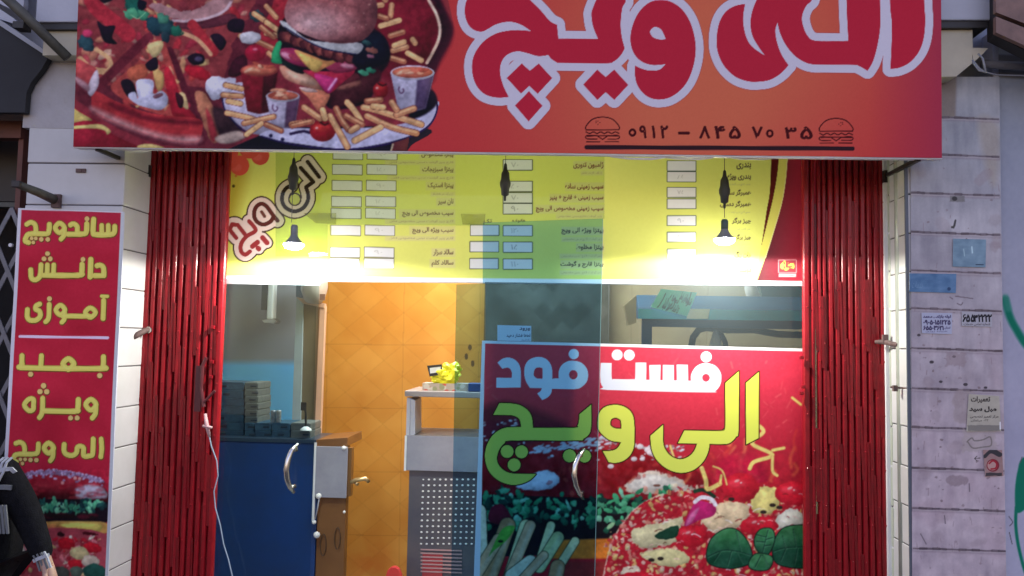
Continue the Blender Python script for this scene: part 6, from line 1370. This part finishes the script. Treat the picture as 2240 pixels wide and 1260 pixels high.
# hair and face
hc = Vector((bx, Y0 - .005, z_(.935)))
def blob(name, c, r, m, par, n=3):
    bm = bmesh.new(); bmesh.ops.create_icosphere(bm, subdivisions=n, radius=1)
    for v in bm.verts: v.co = Vector((c[0] + v.co.x * r[0], c[1] + v.co.y * r[1], c[2] + v.co.z * r[2])) - loc
    me = bpy.data.meshes.new(name); bm.to_mesh(me); bm.free(); me.materials.append(m); me.polygons.foreach_set('use_smooth', [True] * len(me.polygons)); o = bpy.data.objects.new(name, me); return link(o, par)
blob("hair", hc + Vector((0, -.012, .018)), (.088, .098, .10), mat("dark_hair", (.012, .009, .008), .5, bump=.5, bscale=120), pe)
for s_ in (-1, 1): blob("ear", hc + Vector((s_ * .085, .01, -.01)), (.012, .018, .028), skin_m, pe, 2); blob("eye", hc + Vector((s_ * .03, .078, .0)), (.012, .008, .008), whitep, pe, 2)
blob("nose", hc + Vector((0, .09, -.02)), (.012, .02, .022), skin_m, pe, 2); blob("mouth", hc + Vector((0, .078, -.05)), (.025, .01, .006), mat("lips", (.4, .12, .1), .5), pe, 2)
# striped shoulder patch and cuff: thin woven ribbons lying on the sleeve
strp = mat("pale_ribbon", (.42, .44, .48), .8); strp2 = mat("grey_ribbon", (.14, .15, .16), .8)
def ribbon(pts, w_, m, name, dy_=-.004):
    b = MB(); q = [P(x, y, DP - d) - loc for x, y, d in pts]
    vs = []; 
    for i, p_ in enumerate(q):
        t = (q[min(i + 1, len(q) - 1)] - q[max(i - 1, 0)]).normalized(); n_ = t.cross(Vector((0, 1, 0))).normalized() * w_ / 2
        vs += [p_ + n_, p_ - n_, p_ - n_ + Vector((0, .006, 0)), p_ + n_ + Vector((0, .006, 0))]
    fs = [[i * 4 + j, i * 4 + (j + 1) % 4, (i + 1) * 4 + (j + 1) % 4, (i + 1) * 4 + j] for i in range(len(q) - 1) for j in range(4)]
    b.add(vs, fs); return b.build(name, m, swt)
for off in (-9, 0, 9):
    ribbon([(-6 + off * .2 - 6, 1062, .066), (-4 + off, 1035, .067), (4 + off, 1012, .060), (16 + off, 1001, .044)], .007, strp, "shoulder_stripe")
ribbon([(-10, 1030, .07), (8, 1027, .064), (24, 1026, .055), (32, 1034, .045)], .014, strp, "shoulder_stripe")
ribbon([(-10, 1066, .07), (8, 1066, .067), (24, 1067, .060)], .016, strp2, "shoulder_stripe")
for x in (2, 10, 18): ribbon([(x - 8, 1105, .075), (x - 5, 1135, .075), (x - 2, 1168, .073)], .008, strp2, "side_stripe")
for i, (dx_, m_) in enumerate(((0, strp2), (8, strp2), (16, strp2), (23, strp))):
    ribbon([(74 + dx_ - 2, 1215 - dx_ * .35, .050), (80 + dx_, 1230 - dx_ * .35, .048), (87 + dx_, 1250 - dx_ * .35, .046)], .006, m_, "cuff_stripe")
ribbon([(72, 1228, .046), (84, 1222, .052), (97, 1217, .048), (106, 1214, .038)], .012, strp, "cuff_stripe")
